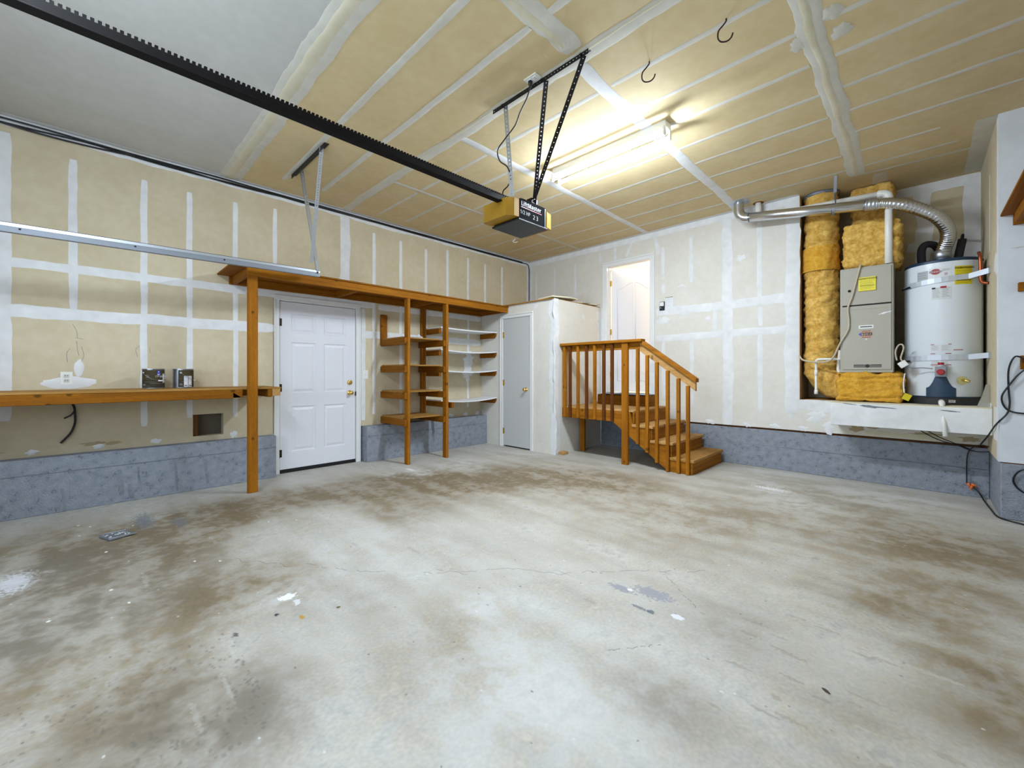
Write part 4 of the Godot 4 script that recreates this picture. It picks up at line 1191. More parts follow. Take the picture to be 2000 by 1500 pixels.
func build_added_fill_strip() -> void:
	# an added copy of the fitting, unseen behind the camera, for fill light
	var f: Node3D = get_node("fluorescent_light").duplicate()
	f.name = numbered("fluorescent_light")
	f.set_meta("label", "added unseen copy of the strip light giving fill by the garage door")
	add_child(f)
	var d := Vector3(0.1, 0, 3.85)
	f.position += d
	for i in 3:
		omni("tube_light", Vector3(-2.11 + 0.5 * (i - 1), YC - 0.165, -3.405) + d, LAMP2 * 0.4 / 3.0, TUBE2, 0.03)
	area("tube_area_light", Vector3(-2.11, YC - 0.145, -3.405) + d, Vector3(-PI / 2, 0, 0), Vector2(1.15, 0.13), LAMP2 * 0.7, TUBE2)

const LAMP := 9.4
const LAMP2 := 4.3  # energy of the added fill strip out of view
const TUBE := Color(0.89, 0.945, 1.0)
const TUBE2 := Color(0.88, 0.94, 1.0)

func build_shelving() -> void:
	# long shelf over the door, carried by a post at its near end
	var s := thing("overhead_shelf", "long stained timber shelf over the white door with a tall end post", "shelf", Vector3(-4.72, 0, -1.12))
	bx(s, "deck", XL, -4.690, 2.237, 2.254, -4.695, -0.945, M.wood2, 0.002)
	bx(s, "front_beam", -4.738, -4.700, 2.150, 2.237, -4.69, -1.078, M.wood, 0.006, "long knotty orange front beam")
	bx(s, "ledger", XL, XL + 0.038, 2.150, 2.237, -4.69, -1.05, M.wood2, 0.004)
	for z in [-1.078, -2.20, -3.30, -4.62]:
		bx(s, "joist", XL + 0.038, -4.738, 2.150, 2.237, z - 0.038, z, M.wood2, 0.004)
	bx(s, "post", -4.738, -4.700, 0.0, 2.152, -1.168, -1.080, M.wood, 0.004, "tall stained end post standing on the floor")
	# workbench along the left wall
	var b := thing("workbench", "long plywood workbench on the left wall holding two paint cans", "workbench", Vector3(-5.05, 0.945, -0.2))
	bx(b, "worktop", XL, -4.750, 1.022, 1.040, -1.392, 0.90, M.ply, 0.002, "pale plywood top with rough edge")
	bx(b, "fascia", -4.790, -4.752, 0.940, 1.022, -1.05, 0.90, M.wood2, 0.004)
	bx(b, "ledger", XL, XL + 0.038, 0.935, 1.022, -1.39, 0.90, M.wood2, 0.004)
	for z in [-1.27, -0.30, 0.55]:
		bx(b, "bracket", XL + 0.038, -4.790 if z > -1.0 else -4.752, 0.940, 1.022, z - 0.038, z, M.wood2, 0.004)
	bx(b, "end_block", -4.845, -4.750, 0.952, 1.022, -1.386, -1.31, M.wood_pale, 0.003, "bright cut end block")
	var st := new_st()
	add_prism(st, PackedVector2Array([Vector2(0, 0), Vector2(0.075, 0), Vector2(0.075, 0.055)]), Vector3(-4.752, 0.940, -1.045), Vector3(0, 0, 1), Vector3.UP, 0.03)
	part(b, "corner_brace", st, M.wood_pale)
	# open rack of four shelves
	var r := thing("shelf_rack", "open stained timber rack with four plywood shelves", "rack", Vector3(-5.05, 0, -3.18))
	for z in [-2.903, -3.513]:
		bx(r, "post", -4.790, -4.702, 0.0, 2.150, z, z + 0.038, M.wood, 0.003)
	bx(r, "back_post", XL, XL + 0.038, 0.50, 2.150, -3.556, -3.470, M.wood2, 0.003)
	bx(r, "wall_block", XL, XL + 0.040, 1.570, 1.995, -2.912, -2.823, M.wood2, 0.003)
	for y in [1.662, 1.298, 0.948, 0.600]:
		for z in [-2.865, -3.475]:
			bx(r, "rail", XL + 0.005, -4.712, y - 0.104, y - 0.018, z, z + 0.038, M.wood2, 0.003)
		bx(r, "shelf", XL + 0.02, -4.795, y - 0.018, y, -3.445, -2.840, M.ply, 0.002)
	# plastic wrapping left on the top shelf
	var pw := thing("plastic_wrap", "crumpled clear plastic wrapper on the rack's top shelf", "wrapper", Vector3(-5.1, 1.662, -3.27))
	st = new_st()
	var prev := []
	for i in 9:
		var row := []
		for j in 9:
			var p := Vector3(-5.1 + (i - 4) * 0.022, 1.664, -3.27 + (j - 4) * 0.028)
			var q := maxf(0.0, 1.0 - Vector2((i - 4) / 4.4, (j - 4) / 4.4).length())
			p.y += 0.08 * q * (0.7 + nz.get_noise_2d(i * 70.0, j * 70.0)) + 0.004
			row.append(p)
		if i > 0:
			for j in 8:
				quad_out(st, prev[j], prev[j + 1], row[j + 1], row[j], Vector3.UP)
		prev = row
	part(pw, "film", st, mat(Color(0.86, 0.88, 0.90), 0.2))
	# white shelves between the rack and the closet, sagging under old loads
	var words := ["topmost", "second", "third", "lowest"]
	var ys := [1.862, 1.540, 1.236, 0.790]
	for k in 4:
		var y: float = ys[k]
		var w := thing("white_shelf", "%s of four sagging white shelves between rack and closet" % words[k], "shelf", Vector3(-5.15, y, -4.1), "white shelves beside the closet")
		st = new_st()
		var sag: float = [0.012, 0.028, 0.030, 0.034][k]
		var n := 14
		for i in n:
			var z0 := lerpf(-3.575, -4.695, float(i) / n)
			var z1 := lerpf(-3.575, -4.695, float(i + 1) / n)
			var f0 := 4.0 * (float(i) / n) * (1.0 - float(i) / n) * sag
			var f1 := 4.0 * (float(i + 1) / n) * (1.0 - float(i + 1) / n) * sag
			var xa := XL + 0.003
			var xb := -4.962
			var t := 0.018
			quad_out(st, Vector3(xa, y - f0, z0), Vector3(xb, y - f0, z0), Vector3(xb, y - f1, z1), Vector3(xa, y - f1, z1), Vector3.UP)
			quad_out(st, Vector3(xa, y - f0 - t, z0), Vector3(xb, y - f0 - t, z0), Vector3(xb, y - f1 - t, z1), Vector3(xa, y - f1 - t, z1), Vector3.DOWN)
			quad_out(st, Vector3(xb, y - f0, z0), Vector3(xb, y - f0 - t, z0), Vector3(xb, y - f1 - t, z1), Vector3(xb, y - f1, z1), Vector3.RIGHT)
			if i == 0: quad_out(st, Vector3(xa, y, z0), Vector3(xb, y, z0), Vector3(xb, y - t, z0), Vector3(xa, y - t, z0), Vector3(0, 0, 1))
		part(w, "board", st, M.white_shelf)
		var longer := -4.690 if k == 3 else -5.00
		bx(w, "cleat", XL + 0.003, longer, y - 0.018 - 0.080, y - 0.0185, -3.600, -3.562, M.wood2, 0.003)
		st = new_st()
		add_prism(st, PackedVector2Array([Vector2(0, 0), Vector2(0.37, 0), Vector2(0.37, -0.045), Vector2(0.335, -0.082), Vector2(0, -0.082)]), Vector3(XL + 0.003, y - 0.0185, -4.699), Vector3(1, 0, 0), Vector3.UP, 0.038)
		part(w, "cleat", st, M.wood2)
	# shelf on the right wall, its end seen at the frame's edge
	var q := thing("timber_wall_shelf", "stained timber shelf high on the right wall", "shelf", Vector3(0.7, 2.45, -4.5))
	bx(q, "deck", 0.470, XR, 2.458, 2.476, -5.198, -2.6, M.wood2, 0.002)
	bx(q, "front_beam", 0.535, 0.573, 2.372, 2.458, -5.10, -2.6, M.wood2, 0.003)
	bx(q, "cleat", 0.535, XR, 2.372, 2.458, -5.198, -5.16, M.wood2, 0.003)
	q = thing("timber_cleat", "short timber cleat on the white wall below the high shelf", "cleat", Vector3(0.75, 1.86, -5.18))
	bx(q, "block", 0.560, XR, 1.835, 1.905, -5.198, -5.160, M.wood2, 0.003)

func build_stairs() -> void:
	var s := thing("staircase", "stained timber landing and stairs with railing below the house door", "stairs", Vector3(-2.8, 0, -5.4))
	var zf := -4.872
	var zw := ZB
	var nose := -2.612
	# landing
	bx(s, "landing_deck", -3.758, nose, 0.680, 0.702, zw, zf + 0.002, M.wood_pale, 0.004, "pale plywood landing")
	bx(s, "landing_fascia", -3.758, -2.66, 0.540, 0.680, zf - 0.038, zf, M.wood, 0.003)
	bx(s, "landing_fascia", nose - 0.05, nose - 0.012, 0.540, 0.680, zw, zf - 0.038, M.wood, 0.003)
	bx(s, "support_post", -3.70, -3.62, 0.0, 0.680, -5.28, -5.24, M.wood, 0.003)
	bx(s, "support_post", -2.72, -2.63, 0.0, 0.680, -5.86, -5.82, M.wood, 0.003)
	bx(s, "joist", -3.74, -2.7, 0.56, 0.680, -5.36, -5.322, M.wood, 0.003)
	# newel at the landing's corner and half-post on the closet
	bx(s, "newel_post", -2.762, -2.672, 0.0, 1.578, zf + 0.001, zf + 0.039, M.wood, 0.004, "orange corner post from floor to rail")
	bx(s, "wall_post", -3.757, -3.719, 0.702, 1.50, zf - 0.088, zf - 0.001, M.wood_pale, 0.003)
	bx(s, "rail_board", -3.757, -2.50, 1.492, 1.578, zf - 0.038, zf - 0.001, M.wood, 0.003)
	bx(s, "cap_rail", -3.757, -2.478, 1.578, 1.616, zf - 0.055, zf + 0.060, M.wood, 0.004, "bright orange cap rail")
	var tones := [M.wood, M.wood_dark, M.wood, M.wood_dark, M.wood, M.wood_dark, M.wood_dark]
	var bxs := [-3.690, -3.595, -3.456, -3.312, -3.178, -3.034, -2.908]
	for i in 7:
		bx(s, "baluster", bxs[i] - 0.019, bxs[i] + 0.019, 0.55, 1.572, zf + 0.001, zf + 0.039, tones[i], 0.003)
	# flight: three treads below the landing
	var ty := [0.527, 0.351, 0.176]
	var tx := [-2.345, -2.098, -1.850]
	for i in 3:
		bx(s, "tread", tx[i] - 0.285, tx[i], ty[i] - 0.034, ty[i], -5.86, zf + 0.012, M.wood_pale if i < 2 else M.ply, 0.005)  # treads in paler wood than the risers
		var back: float = tx[i] - 0.018
		bx(s, "riser", back - 0.022, back, ty[i] - 0.176 if i < 2 else 0.002, ty[i] - 0.034, -5.85, zf - 0.002, M.wood, 0.002)
	bx(s, "riser", nose - 0.011, nose + 0.009, 0.527, 0.680, -5.85, zf - 0.002, M.wood, 0.002)
	# stringers
	for z in [zf - 0.038, -5.85]:
		var st := new_st()
		var poly := PackedVector2Array([Vector2(-2.66, 0.680), Vector2(-2.622, 0.527), Vector2(-2.62, 0.493), Vector2(-2.375, 0.493), Vector2(-2.375, 0.317), Vector2(-2.128, 0.317), Vector2(-2.128, 0.142), Vector2(-1.892, 0.142), Vector2(-1.892, 0.0), Vector2(-2.155, 0.0), Vector2(-2.90, 0.530), Vector2(-2.90, 0.60)])
		add_prism(st, poly, Vector3(0, 0, z), Vector3(1, 0, 0), Vector3.UP, 0.036)
		part(s, "stringer", st, M.wood)
	# sloping rail
	var a := Vector3(-2.52, 1.515, zf - 0.020)
	var b := Vector3(-1.835, 1.032, zf - 0.020)
	var sr := new_st()
	add_prism(sr, PackedVector2Array([Vector2(a.x, a.y - 0.054), Vector2(b.x, b.y - 0.054), Vector2(b.x, b.y + 0.054), Vector2(a.x, a.y + 0.054)]), Vector3(0, 0, zf - 0.039), Vector3(1, 0, 0), Vector3.UP, 0.038)
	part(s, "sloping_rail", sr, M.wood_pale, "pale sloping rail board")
	sr = new_st()
	add_prism(sr, PackedVector2Array([Vector2(a.x + 0.02, a.y + 0.041), Vector2(b.x + 0.012, b.y + 0.047), Vector2(b.x + 0.012, b.y + 0.090), Vector2(a.x + 0.02, a.y + 0.084)]), Vector3(0, 0, zf - 0.068), Vector3(1, 0, 0), Vector3.UP, 0.092)
	part(s, "sloping_cap", sr, M.wood)
	var sx := [-2.540, -2.413, -2.287, -2.152, -2.023, -1.912]
	var sy0 := [0.285, 0.198, 0.09, 0.006, 0.004, 0.004]
	var sy1 := [1.496, 1.406, 1.317, 1.214, 1.123, 1.038]
	for i in 6:
		bx(s, "baluster", sx[i] - 0.019, sx[i] + 0.019, sy0[i], sy1[i], zf + 0.001, zf + 0.039, M.wood, 0.003)
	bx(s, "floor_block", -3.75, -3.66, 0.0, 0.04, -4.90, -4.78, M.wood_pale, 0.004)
	# box step up to the house door
	var d := thing("door_step", "stained timber box step under the house door", "step", Vector3(-3.2, 0.702, -5.78))
	bx(d, "front_board", -3.63, -2.78, 0.702, 0.842, -5.66, -5.622, M.wood2, 0.003)
	bx(d, "side_board", -3.63, -3.592, 0.702, 0.842, ZB, -5.66, M.wood2, 0.003)
	bx(d, "side_board", -2.818, -2.78, 0.702, 0.842, ZB, -5.66, M.wood2, 0.003)
	bx(d, "top_board", -3.63, -2.78, 0.842, 0.853, ZB + 0.02, -5.622, M.wood2, 0.003)
	var m := thing("door_mat", "thin black rubber mat with pale top on the box step", "mat", Vector3(-3.2, 0.853, -5.75))
	bx(m, "base", -3.56, -2.80, 0.853, 0.863, -5.895, -5.61, M.mat_dark, 0.003)
	bx(m, "pile", -3.54, -2.82, 0.863, 0.869, -5.88, -5.63, mat(Color(0.62, 0.66, 0.74), 0.9), 0.002)
	var n := thing("paper_sheet", "bent white paper sheet lying on the door mat", "paper", Vector3(-3.25, 0.872, -5.76))
	var st2 := new_st()
	add_prism(st2, PackedVector2Array([Vector2(0, 0), Vector2(0.28, 0.0), Vector2(0.30, 0.14), Vector2(0.04, 0.16)]), Vector3(-3.42, 0.871, -5.68), Vector3(1, 0.09, 0).normalized(), Vector3(0, 0.1, -1).normalized(), 0.002)
	part(n, "sheet", st2, M.paper_white)

# a wrapped, lumpy tube (duct in glass wool) with overlapping turns
func wool_tube(parent: Node3D, called: String, pts: PackedVector3Array, r: float, m: Material, sd: float, lump := 0.017, turn := 0.19) -> void:
	var st := new_st(true)
	var n := pts.size()
	var sides := 40
	var d := (pts[1] - pts[0]).normalized()
	var nx := (Vector3.RIGHT - d * d.x).normalized() if absf(d.x) < 0.9 else Vector3.UP
	var prev := []
	var run := 0.0
	for i in n:
		var dd := (pts[mini(i + 1, n - 1)] - pts[maxi(i - 1, 0)]).normalized()
		nx = (nx - dd * nx.dot(dd)).normalized()
		var ny := dd.cross(nx)
		if i > 0: run += (pts[i] - pts[i - 1]).length()
		var ring := []
		for k in sides:
			var a := TAU * k / sides
			var dir := nx * cos(a) + ny * sin(a)
			var w := pts[i] + dir * r
			var saw := fposmod(run / turn + 0.18 * sin(a + sd) + 0.1 * sin(2.0 * a), 1.0)
			var rr := r * (0.93 + 0.10 * saw) + lump * 1.4 * nz.get_noise_3d(w.x * 800.0 + sd * 99.0, w.y * 1300.0, w.z * 800.0) + lump * 0.7 * nz.get_noise_3d(w.x * 2500.0, w.y * 4200.0 + sd * 30.0, w.z * 2500.0)
			ring.append(pts[i] + dir * rr)
		if i > 0:
			for k in sides:
				var k2 := (k + 1) % sides
				quad_out(st, prev[k], prev[k2], ring[k2], ring[k], (ring[k] + ring[k2]) / 2.0 - pts[i])
		prev = ring
	part(parent, called, st, m)

func ribbon(parent: Node3D, called: String, pts: Array, h: float, m: Material) -> void:
	var st := new_st()
	for i in pts.size() - 1:
		var a: Vector3 = pts[i]
		var b: Vector3 = pts[i + 1]
		add_bar(st, a, b + (b - a) * 0.02, Vector3.UP, h, 0.002, 0.0)
	part(parent, called, st, m)

func face(parent: Node3D, called: String, x0: float, x1: float, y0: float, y1: float, z: float, t: float, m: Material, label := "") -> void:
	var st := new_st()
	quad_out(st, Vector3(x0, y0, z + t), Vector3(x1, y0, z + t), Vector3(x1, y1, z + t), Vector3(x0, y1, z + t), Vector3(0, 0, 1), Vector2(0, 1), Vector2(1, 1), Vector2(1, 0), Vector2(0, 0))
	for e in [[Vector3(x0, y0, z), Vector3(x1, y0, z), Vector3.DOWN], [Vector3(x0, y1, z), Vector3(x1, y1, z), Vector3.UP], [Vector3(x0, y0, z), Vector3(x0, y1, z), Vector3.LEFT], [Vector3(x1, y0, z), Vector3(x1, y1, z), Vector3.RIGHT]]:
		quad_out(st, e[0], e[1], e[1] + Vector3(0, 0, t), e[0] + Vector3(0, 0, t), e[2], Vector2(0.01, 0.01), Vector2(0.02, 0.01), Vector2(0.02, 0.02), Vector2(0.01, 0.02))
	part(parent, called, st, m, label)

func build_utilities() -> void:
	var st: SurfaceTool
	var fz := -5.80
	# return plenum under the furnace, wrapped in glass wool
	var b := thing("return_plenum", "yellow glass-wool wrapped box under the furnace", "plenum", Vector3(-0.39, 0.876, -6.1))
	puffy(b, "wrap", Vector3(-0.662, 0.878, -6.40), Vector3(-0.118, 1.190, -5.775), M.wool2, [1.135, 0.93], 2.0, 0.035, 0.018)
	# furnace
	var f := thing("furnace", "tan upright gas furnace with yellow energy label", "furnace", Vector3(-0.41, 1.19, -6.1))
	bx(f, "cabinet", -0.625, -0.190, 1.190, 2.325, -6.42, fz - 0.006, M.furnace, 0.006)
	var ud := bx(f, "upper_door", -0.604, -0.206, 1.922, 2.305, fz - 0.008, fz + 0.004, M.furnace, 0.003)
	var ld := bx(f, "lower_door", -0.604, -0.206, 1.222, 1.908, fz - 0.008, fz + 0.004, M.furnace, 0.003)
	bx(ld, "door_lip", -0.604, -0.206, 1.868, 1.874, fz + 0.0035, fz + 0.006, M.furnace, 0.001)
	bx(f, "door_gap", -0.604, -0.206, 1.908, 1.922, fz - 0.008, fz - 0.002, M.slot, 0.0)
	lathe(ud, "sight_port", [Vector2(0.0, 0.003), Vector2(0.014, 0.003), Vector2(0.014, 0.0)], Vector3(-0.544, 2.077, fz + 0.004), M.slot, Vector3(0, 0, 1), 16)
	var lines := []
	for i in 9:
		lines.append([8, 40 + i * 11, 84 - (i * 17) % 23, 2, Color(0.45, 0.42, 0.12)])
	lines.append([8, 92, 84, 5, Color(0.15, 0.15, 0.1)])
	var yl := print_mat(100, 150, Color(0.90, 0.84, 0.22), lines)
	face(ud, "energy_label", -0.467, -0.326, 2.062, 2.208, fz + 0.004, 0.012, yl, "yellow energy label")
	letters(ud, "label_lettering", "ENERGYGUIDE", Vector3(-0.3965, 2.190, fz + 0.0165), Vector3.RIGHT, Vector3.UP, 0.0165, M.ink, true)
	face(ld, "name_plate", -0.467, -0.345, 1.660, 1.697, fz + 0.004, 0.002, print_mat(120, 36, Color(0.88, 0.88, 0.86), [[14, 13, 94, 9, Color(0.1, 0.1, 0.1)]]), "white strip label with dark print")
	st = new_st()
	add_prism(st, PackedVector2Array([Vector2(-0.062, 0), Vector2(-0.032, 0.040), Vector2(0.032, 0.040), Vector2(0.062, 0), Vector2(0.032, -0.040), Vector2(-0.032, -0.040)]), Vector3(-0.404, 1.600, fz + 0.004), Vector3.RIGHT, Vector3.UP, 0.001)
	part(ld, "emblem", st, mat(Color(0.72, 0.68, 0.60), 0.5), "six-sided maker's emblem")
	st = new_st()
	for k in 5:
		var yy := -0.032 + 0.016 * k
		if k == 2: continue
		add_bar(st, Vector3(-0.404 - 0.055 + absf(yy) * 0.6, 1.600 + yy, fz + 0.0055), Vector3(-0.404 + 0.055 - absf(yy) * 0.6, 1.600 + yy, fz + 0.0055), Vector3.UP, 0.008, 0.001, 0.0)
	part(ld, "emblem_stripe", st, mat(Color(0.60, 0.28, 0.16), 0.5))
	letters(ld, "emblem_lettering", "YORK", Vector3(-0.393, 1.600, fz + 0.0065), Vector3.RIGHT, Vector3.UP, 0.024, M.ink, true)
	lathe(ld, "emblem_dot", [Vector2(0.0, 0.002), Vector2(0.013, 0.002), Vector2(0.013, 0.0)], Vector3(-0.452, 1.600, fz + 0.005), mat(Color(0.25, 0.35, 0.70), 0.4), Vector3(0, 0, 1), 16)
	lathe(ld, "paint_drop", [Vector2(0.0, 0.002), Vector2(0.007, 0.002), Vector2(0.007, 0.0)], Vector3(-0.404, 1.546, fz + 0.004), M.paper_white, Vector3(0, 0, 1), 12)
	bx(ld, "vent_slot", -0.508, -0.282, 1.246, 1.276, fz + 0.003, fz + 0.007, mat(Color(0.42, 0.40, 0.38), 0.5), 0.002, "grey slotted badge strip")
	bx(ld, "vent_slot", -0.505, -0.425, 1.270, 1.2745, fz + 0.006, fz + 0.008, M.slot, 0.0)
	bx(ld, "vent_slot", -0.365, -0.285, 1.270, 1.2745, fz + 0.006, fz + 0.008, M.slot, 0.0)
	lathe(ld, "badge", [Vector2(0.0, 0.004), Vector2(0.016, 0.004), Vector2(0.018, 0.0)], Vector3(-0.395, 1.261, fz + 0.006), M.furnace_dark, Vector3(0, 0, 1), 18)
	dab(ld, "paint_smear", Vector3(-0.245, 1.815, fz + 0.004), Vector3(0.055, 0.012, 0), Vector3(-0.002, 0.008, 0), Vector3(0, 0, 1), M.paper_white, 0.0006, 0.5)
	# supply plenum above
	b = thing("supply_plenum", "yellow glass-wool wrapped box above the furnace", "plenum", Vector3(-0.38, 2.326, -6.1))
	puffy(b, "wrap", Vector3(-0.605, 2.328, -6.42), Vector3(-0.135, 2.805, -5.835), M.wool, [2.47, 2.61, 2.755], 5.0, 0.040, 0.018)
	b = thing("supply_duct", "dark shadowed wrapped duct rising behind the white pipe", "duct", Vector3(-0.40, 2.80, -6.35))
	puffy(b, "wrap", Vector3(-0.56, 2.79, -6.52), Vector3(-0.20, 3.30, -6.12), M.wool, [2.95, 3.1], 8.0, 0.05, 0.016)
	# round return duct with its elbow
	b = thing("insulated_duct", "tall round duct wrapped in yellow glass wool beside the furnace", "duct", Vector3(-0.83, 0.878, -6.1))
	var pts := PackedVector3Array()
	for i in 90:
		pts.append(Vector3(-0.832, lerpf(3.301, 1.27, i / 89.0), -6.09))
	for i in range(1, 15):
		var t := PI / 2 * i / 14.0
		pts.append(Vector3(-0.832 + 0.225 * (1.0 - cos(t)), 1.27 - 0.225 * sin(t), -6.09))
	wool_tube(b, "wrap", pts, 0.166, M.wool, 1.0)
	pts = PackedVector3Array()
	for i in 12:
		pts.append(Vector3(-0.832, lerpf(2.66, 2.38, i / 11.0), -6.09))
	wool_tube(b, "patch_wrap", pts, 0.186, M.wool2, 3.0, 0.008, 5.0)
	st = new_st(true)
	add_tube(st, PackedVector3Array([Vector3(-0.832, 3.302, -6.09), Vector3(-0.832, 3.27, -6.09)]), 0.175, 28)
	part(b, "collar", st, M.galv_dull)

	# water heater in its pan
	var c := Vector3(0.165, 0, -6.083)
	var r := 0.279
	var pn := thing("drain_pan", "dark round drain pan under the water heater", "pan", Vector3(c.x, 0.876, c.z))
	lathe(pn, "pan", [Vector2(0.0, 0.878), Vector2(0.288, 0.878), Vector2(0.292, 0.942), Vector2(0.296, 0.945), Vector2(0.290, 0.948), Vector2(0.285, 0.942), Vector2(0.281, 0.884), Vector2(0.0, 0.884)], c, M.pan, Vector3.UP, 48)
	cyl_patch(pn, "pan_label", c, 0.2945, 7.0, 16.0, 0.902, 0.926, print_mat(60, 24, Color(0.75, 0.74, 0.72), [[6, 6, 48, 3, Color(0.2, 0.2, 0.2)], [6, 13, 40, 3, Color(0.2, 0.2, 0.2)]]))
	var h := thing("water_heater", "white cylindrical water heater with blue rim and yellow label", "water heater", Vector3(c.x, 0.884, c.z))
	var tk := lathe(h, "tank", [Vector2(0.0, 0.886), Vector2(r - 0.004, 0.886), Vector2(r, 0.892), Vector2(r, 2.268)], c, M.tank, Vector3.UP, 64, true)
	lathe(h, "top_rim", [Vector2(r + 0.001, 2.266), Vector2(r + 0.002, 2.288), Vector2(r - 0.008, 2.298), Vector2(0.0, 2.306)], c, M.tank_blue, Vector3.UP, 64)
	lathe(h, "base_ring", [Vector2(r + 0.001, 0.888), Vector2(r + 0.001, 0.958)], c, M.tank_blue, Vector3.UP, 64)
	lathe(h, "flue_collar", [Vector2(0.085, 2.300), Vector2(0.080, 2.320), Vector2(0.055, 2.345), Vector2(0.053, 2.40)], c, M.galv, Vector3.UP, 28)
	# blue burner cover with sloping shoulders
	st = new_st(true)
	var rows := 20
	var grid := []
	for i in rows + 1:
		var t0 := float(i) / rows
		var half := lerpf(21.0, 7.0, sqrt(clampf((t0 - 0.40) / 0.60, 0.0, 1.0))) if t0 > 0.40 else 21.0
		var line := []
		for j in 13:
			var an := deg_to_rad(-3.5 + half * (j - 6) / 6.0)
			line.append(Vector3(c.x + sin(an) * (r + 0.005), lerpf(0.955, 1.165, t0), c.z + cos(an) * (r + 0.005)))
		grid.append(line)
	for i in rows:
		for j in 12:
			quad_out(st, grid[i][j], grid[i][j + 1], grid[i + 1][j + 1], grid[i + 1][j], Vector3(0, 0, 1))
	part(h, "burner_cover", st, M.tank_blue, "blue burner cover")
	var fr := deg_to_rad(-3.0)
	var fd := Vector3(sin(fr), 0, cos(fr))
	var side := Vector3(cos(fr), 0, -sin(fr))
	st = new_st()
	add_obox(st, Vector3(c.x, 1.20, c.z) + fd * (r + 0.045), Vector3(0.040, 0.050, 0.045), Basis(side, Vector3.UP, fd), 0.006)
	part(h, "gas_valve", st, mat(Color(0.55, 0.56, 0.58), 0.45), "grey gas control valve")
	lathe(h, "control_knob", [Vector2(0.028, 0.0), Vector2(0.028, 0.018), Vector2(0.022, 0.024), Vector2(0.0, 0.024)], Vector3(c.x, 1.195, c.z) + fd * (r + 0.088), M.red, fd, 24)
	lathe(h, "control_knob", [Vector2(0.022, 0.0), Vector2(0.022, 0.022), Vector2(0.0, 0.024)], Vector3(c.x, 1.265, c.z) + fd * (r + 0.05), M.red, Vector3.UP, 20)
	var dr := deg_to_rad(27.0)
	var dd := Vector3(sin(dr), 0, cos(dr))
	lathe(h, "drain_escutcheon", [Vector2(0.042, 0.0), Vector2(0.040, 0.005), Vector2(0.0, 0.005)], Vector3(c.x, 1.115, c.z) + dd * (r + 0.0005), mat(Color(0.80, 0.77, 0.55), 0.5), dd, 24)
	tube(h, "drain_valve", [Vector3(c.x, 1.118, c.z) + dd * r, Vector3(c.x, 1.116, c.z) + dd * (r + 0.035), Vector3(c.x + 0.02, 1.105, c.z) + dd * (r + 0.05)], 0.012, M.brass, 10)
	# labels on the tank
	var grey_lines := []
	for i in 8:
		grey_lines.append([6, 8 + i * 7, 52 - (i * 13) % 17, 2, Color(0.58, 0.59, 0.61)])
		grey_lines.append([68, 8 + i * 7, 50 - (i * 11) % 19, 2, Color(0.58, 0.59, 0.61)])
	var gl := print_mat(128, 72, Color(0.83, 0.84, 0.85), grey_lines)
	cyl_patch(tk, "data_plate", c, r + 0.001, -40.0, -22.0, 2.06, 2.20, print_mat(64, 72, Color(0.66, 0.68, 0.70), [[4, 8, 54, 2, Color(0.5, 0.5, 0.52)], [4, 20, 50, 2, Color(0.5, 0.5, 0.52)], [4, 32, 54, 2, Color(0.5, 0.5, 0.52)], [4, 46, 46, 2, Color(0.5, 0.5, 0.52)]]))
	cyl_patch(tk, "brand_label", c, r + 0.001, -20.0, 11.5, 2.09, 2.215, print_mat(128, 64, Color(0.87, 0.88, 0.89), [[76, 10, 44, 2, Color(0.55, 0.5, 0.6)], [76, 16, 44, 2, Color(0.6, 0.55, 0.65)], [88, 28, 18, 12, Color(0.70, 0.62, 0.72)], [10, 52, 60, 3, Color(0.75, 0.74, 0.6)], [76, 50, 44, 2, Color(0.6, 0.6, 0.65)]]))
	var er := deg_to_rad(-11.0)
	var ed := Vector3(sin(er), 0, cos(er))
	var es := Vector3(cos(er), 0, -sin(er))
	st = new_st()
	var oval := PackedVector2Array()
	for i in 28:
		oval.append(Vector2(cos(TAU * i / 28) * 0.034, sin(TAU * i / 28) * 0.027))
	add_prism(st, oval, Vector3(c.x, 2.178, c.z) + ed * (r + 0.0005), es, Vector3.UP, 0.004)
	part(tk, "red_emblem", st, M.red, "red oval emblem")
	letters(tk, "emblem_lettering", "Rheem", Vector3(c.x, 2.178, c.z) + ed * (r + 0.005), es, Vector3.UP, 0.020, M.ink_white, true)
	var el := []
	for i in 10:
		el.append([8, 38 + i * 11, 84 - (i * 19) % 25, 2, Color(0.40, 0.37, 0.08)])
	el.append([8, 70, 84, 4, Color(0.12, 0.12, 0.1)])
	el.append([8, 116, 84, 4, Color(0.12, 0.12, 0.1)])
	cyl_patch(tk, "energy_label", c, r + 0.0012, 16.0, 43.5, 2.035, 2.212, print_mat(100, 150, Color(0.88, 0.80, 0.10), el), "yellow energy label")
	var gr := deg_to_rad(29.5)
	letters(tk, "label_lettering", "ENERGYGUIDE", Vector3(c.x, 2.192, c.z) + Vector3(sin(gr), 0, cos(gr)) * (r + 0.007), Vector3(cos(gr), 0, -sin(gr)), Vector3.UP, 0.0155, M.ink, true)
	cyl_patch(tk, "warning_label", c, r + 0.001, -16.5, 11.5, 1.905, 2.025, gl)
	cyl_patch(tk, "label_bar", c, r + 0.0018, -4.0, 4.5, 2.012, 2.030, M.red)
	cyl_patch(tk, "label_bar", c, r + 0.0018, -16.0, -11.0, 2.008, 2.024, M.ink)
	cyl_patch(tk, "warning_label", c, r + 0.001, -18.0, 11.0, 1.395, 1.462, gl)
	cyl_patch(tk, "warning_label", c, r + 0.001, -18.0, 11.0, 1.225, 1.335, gl)
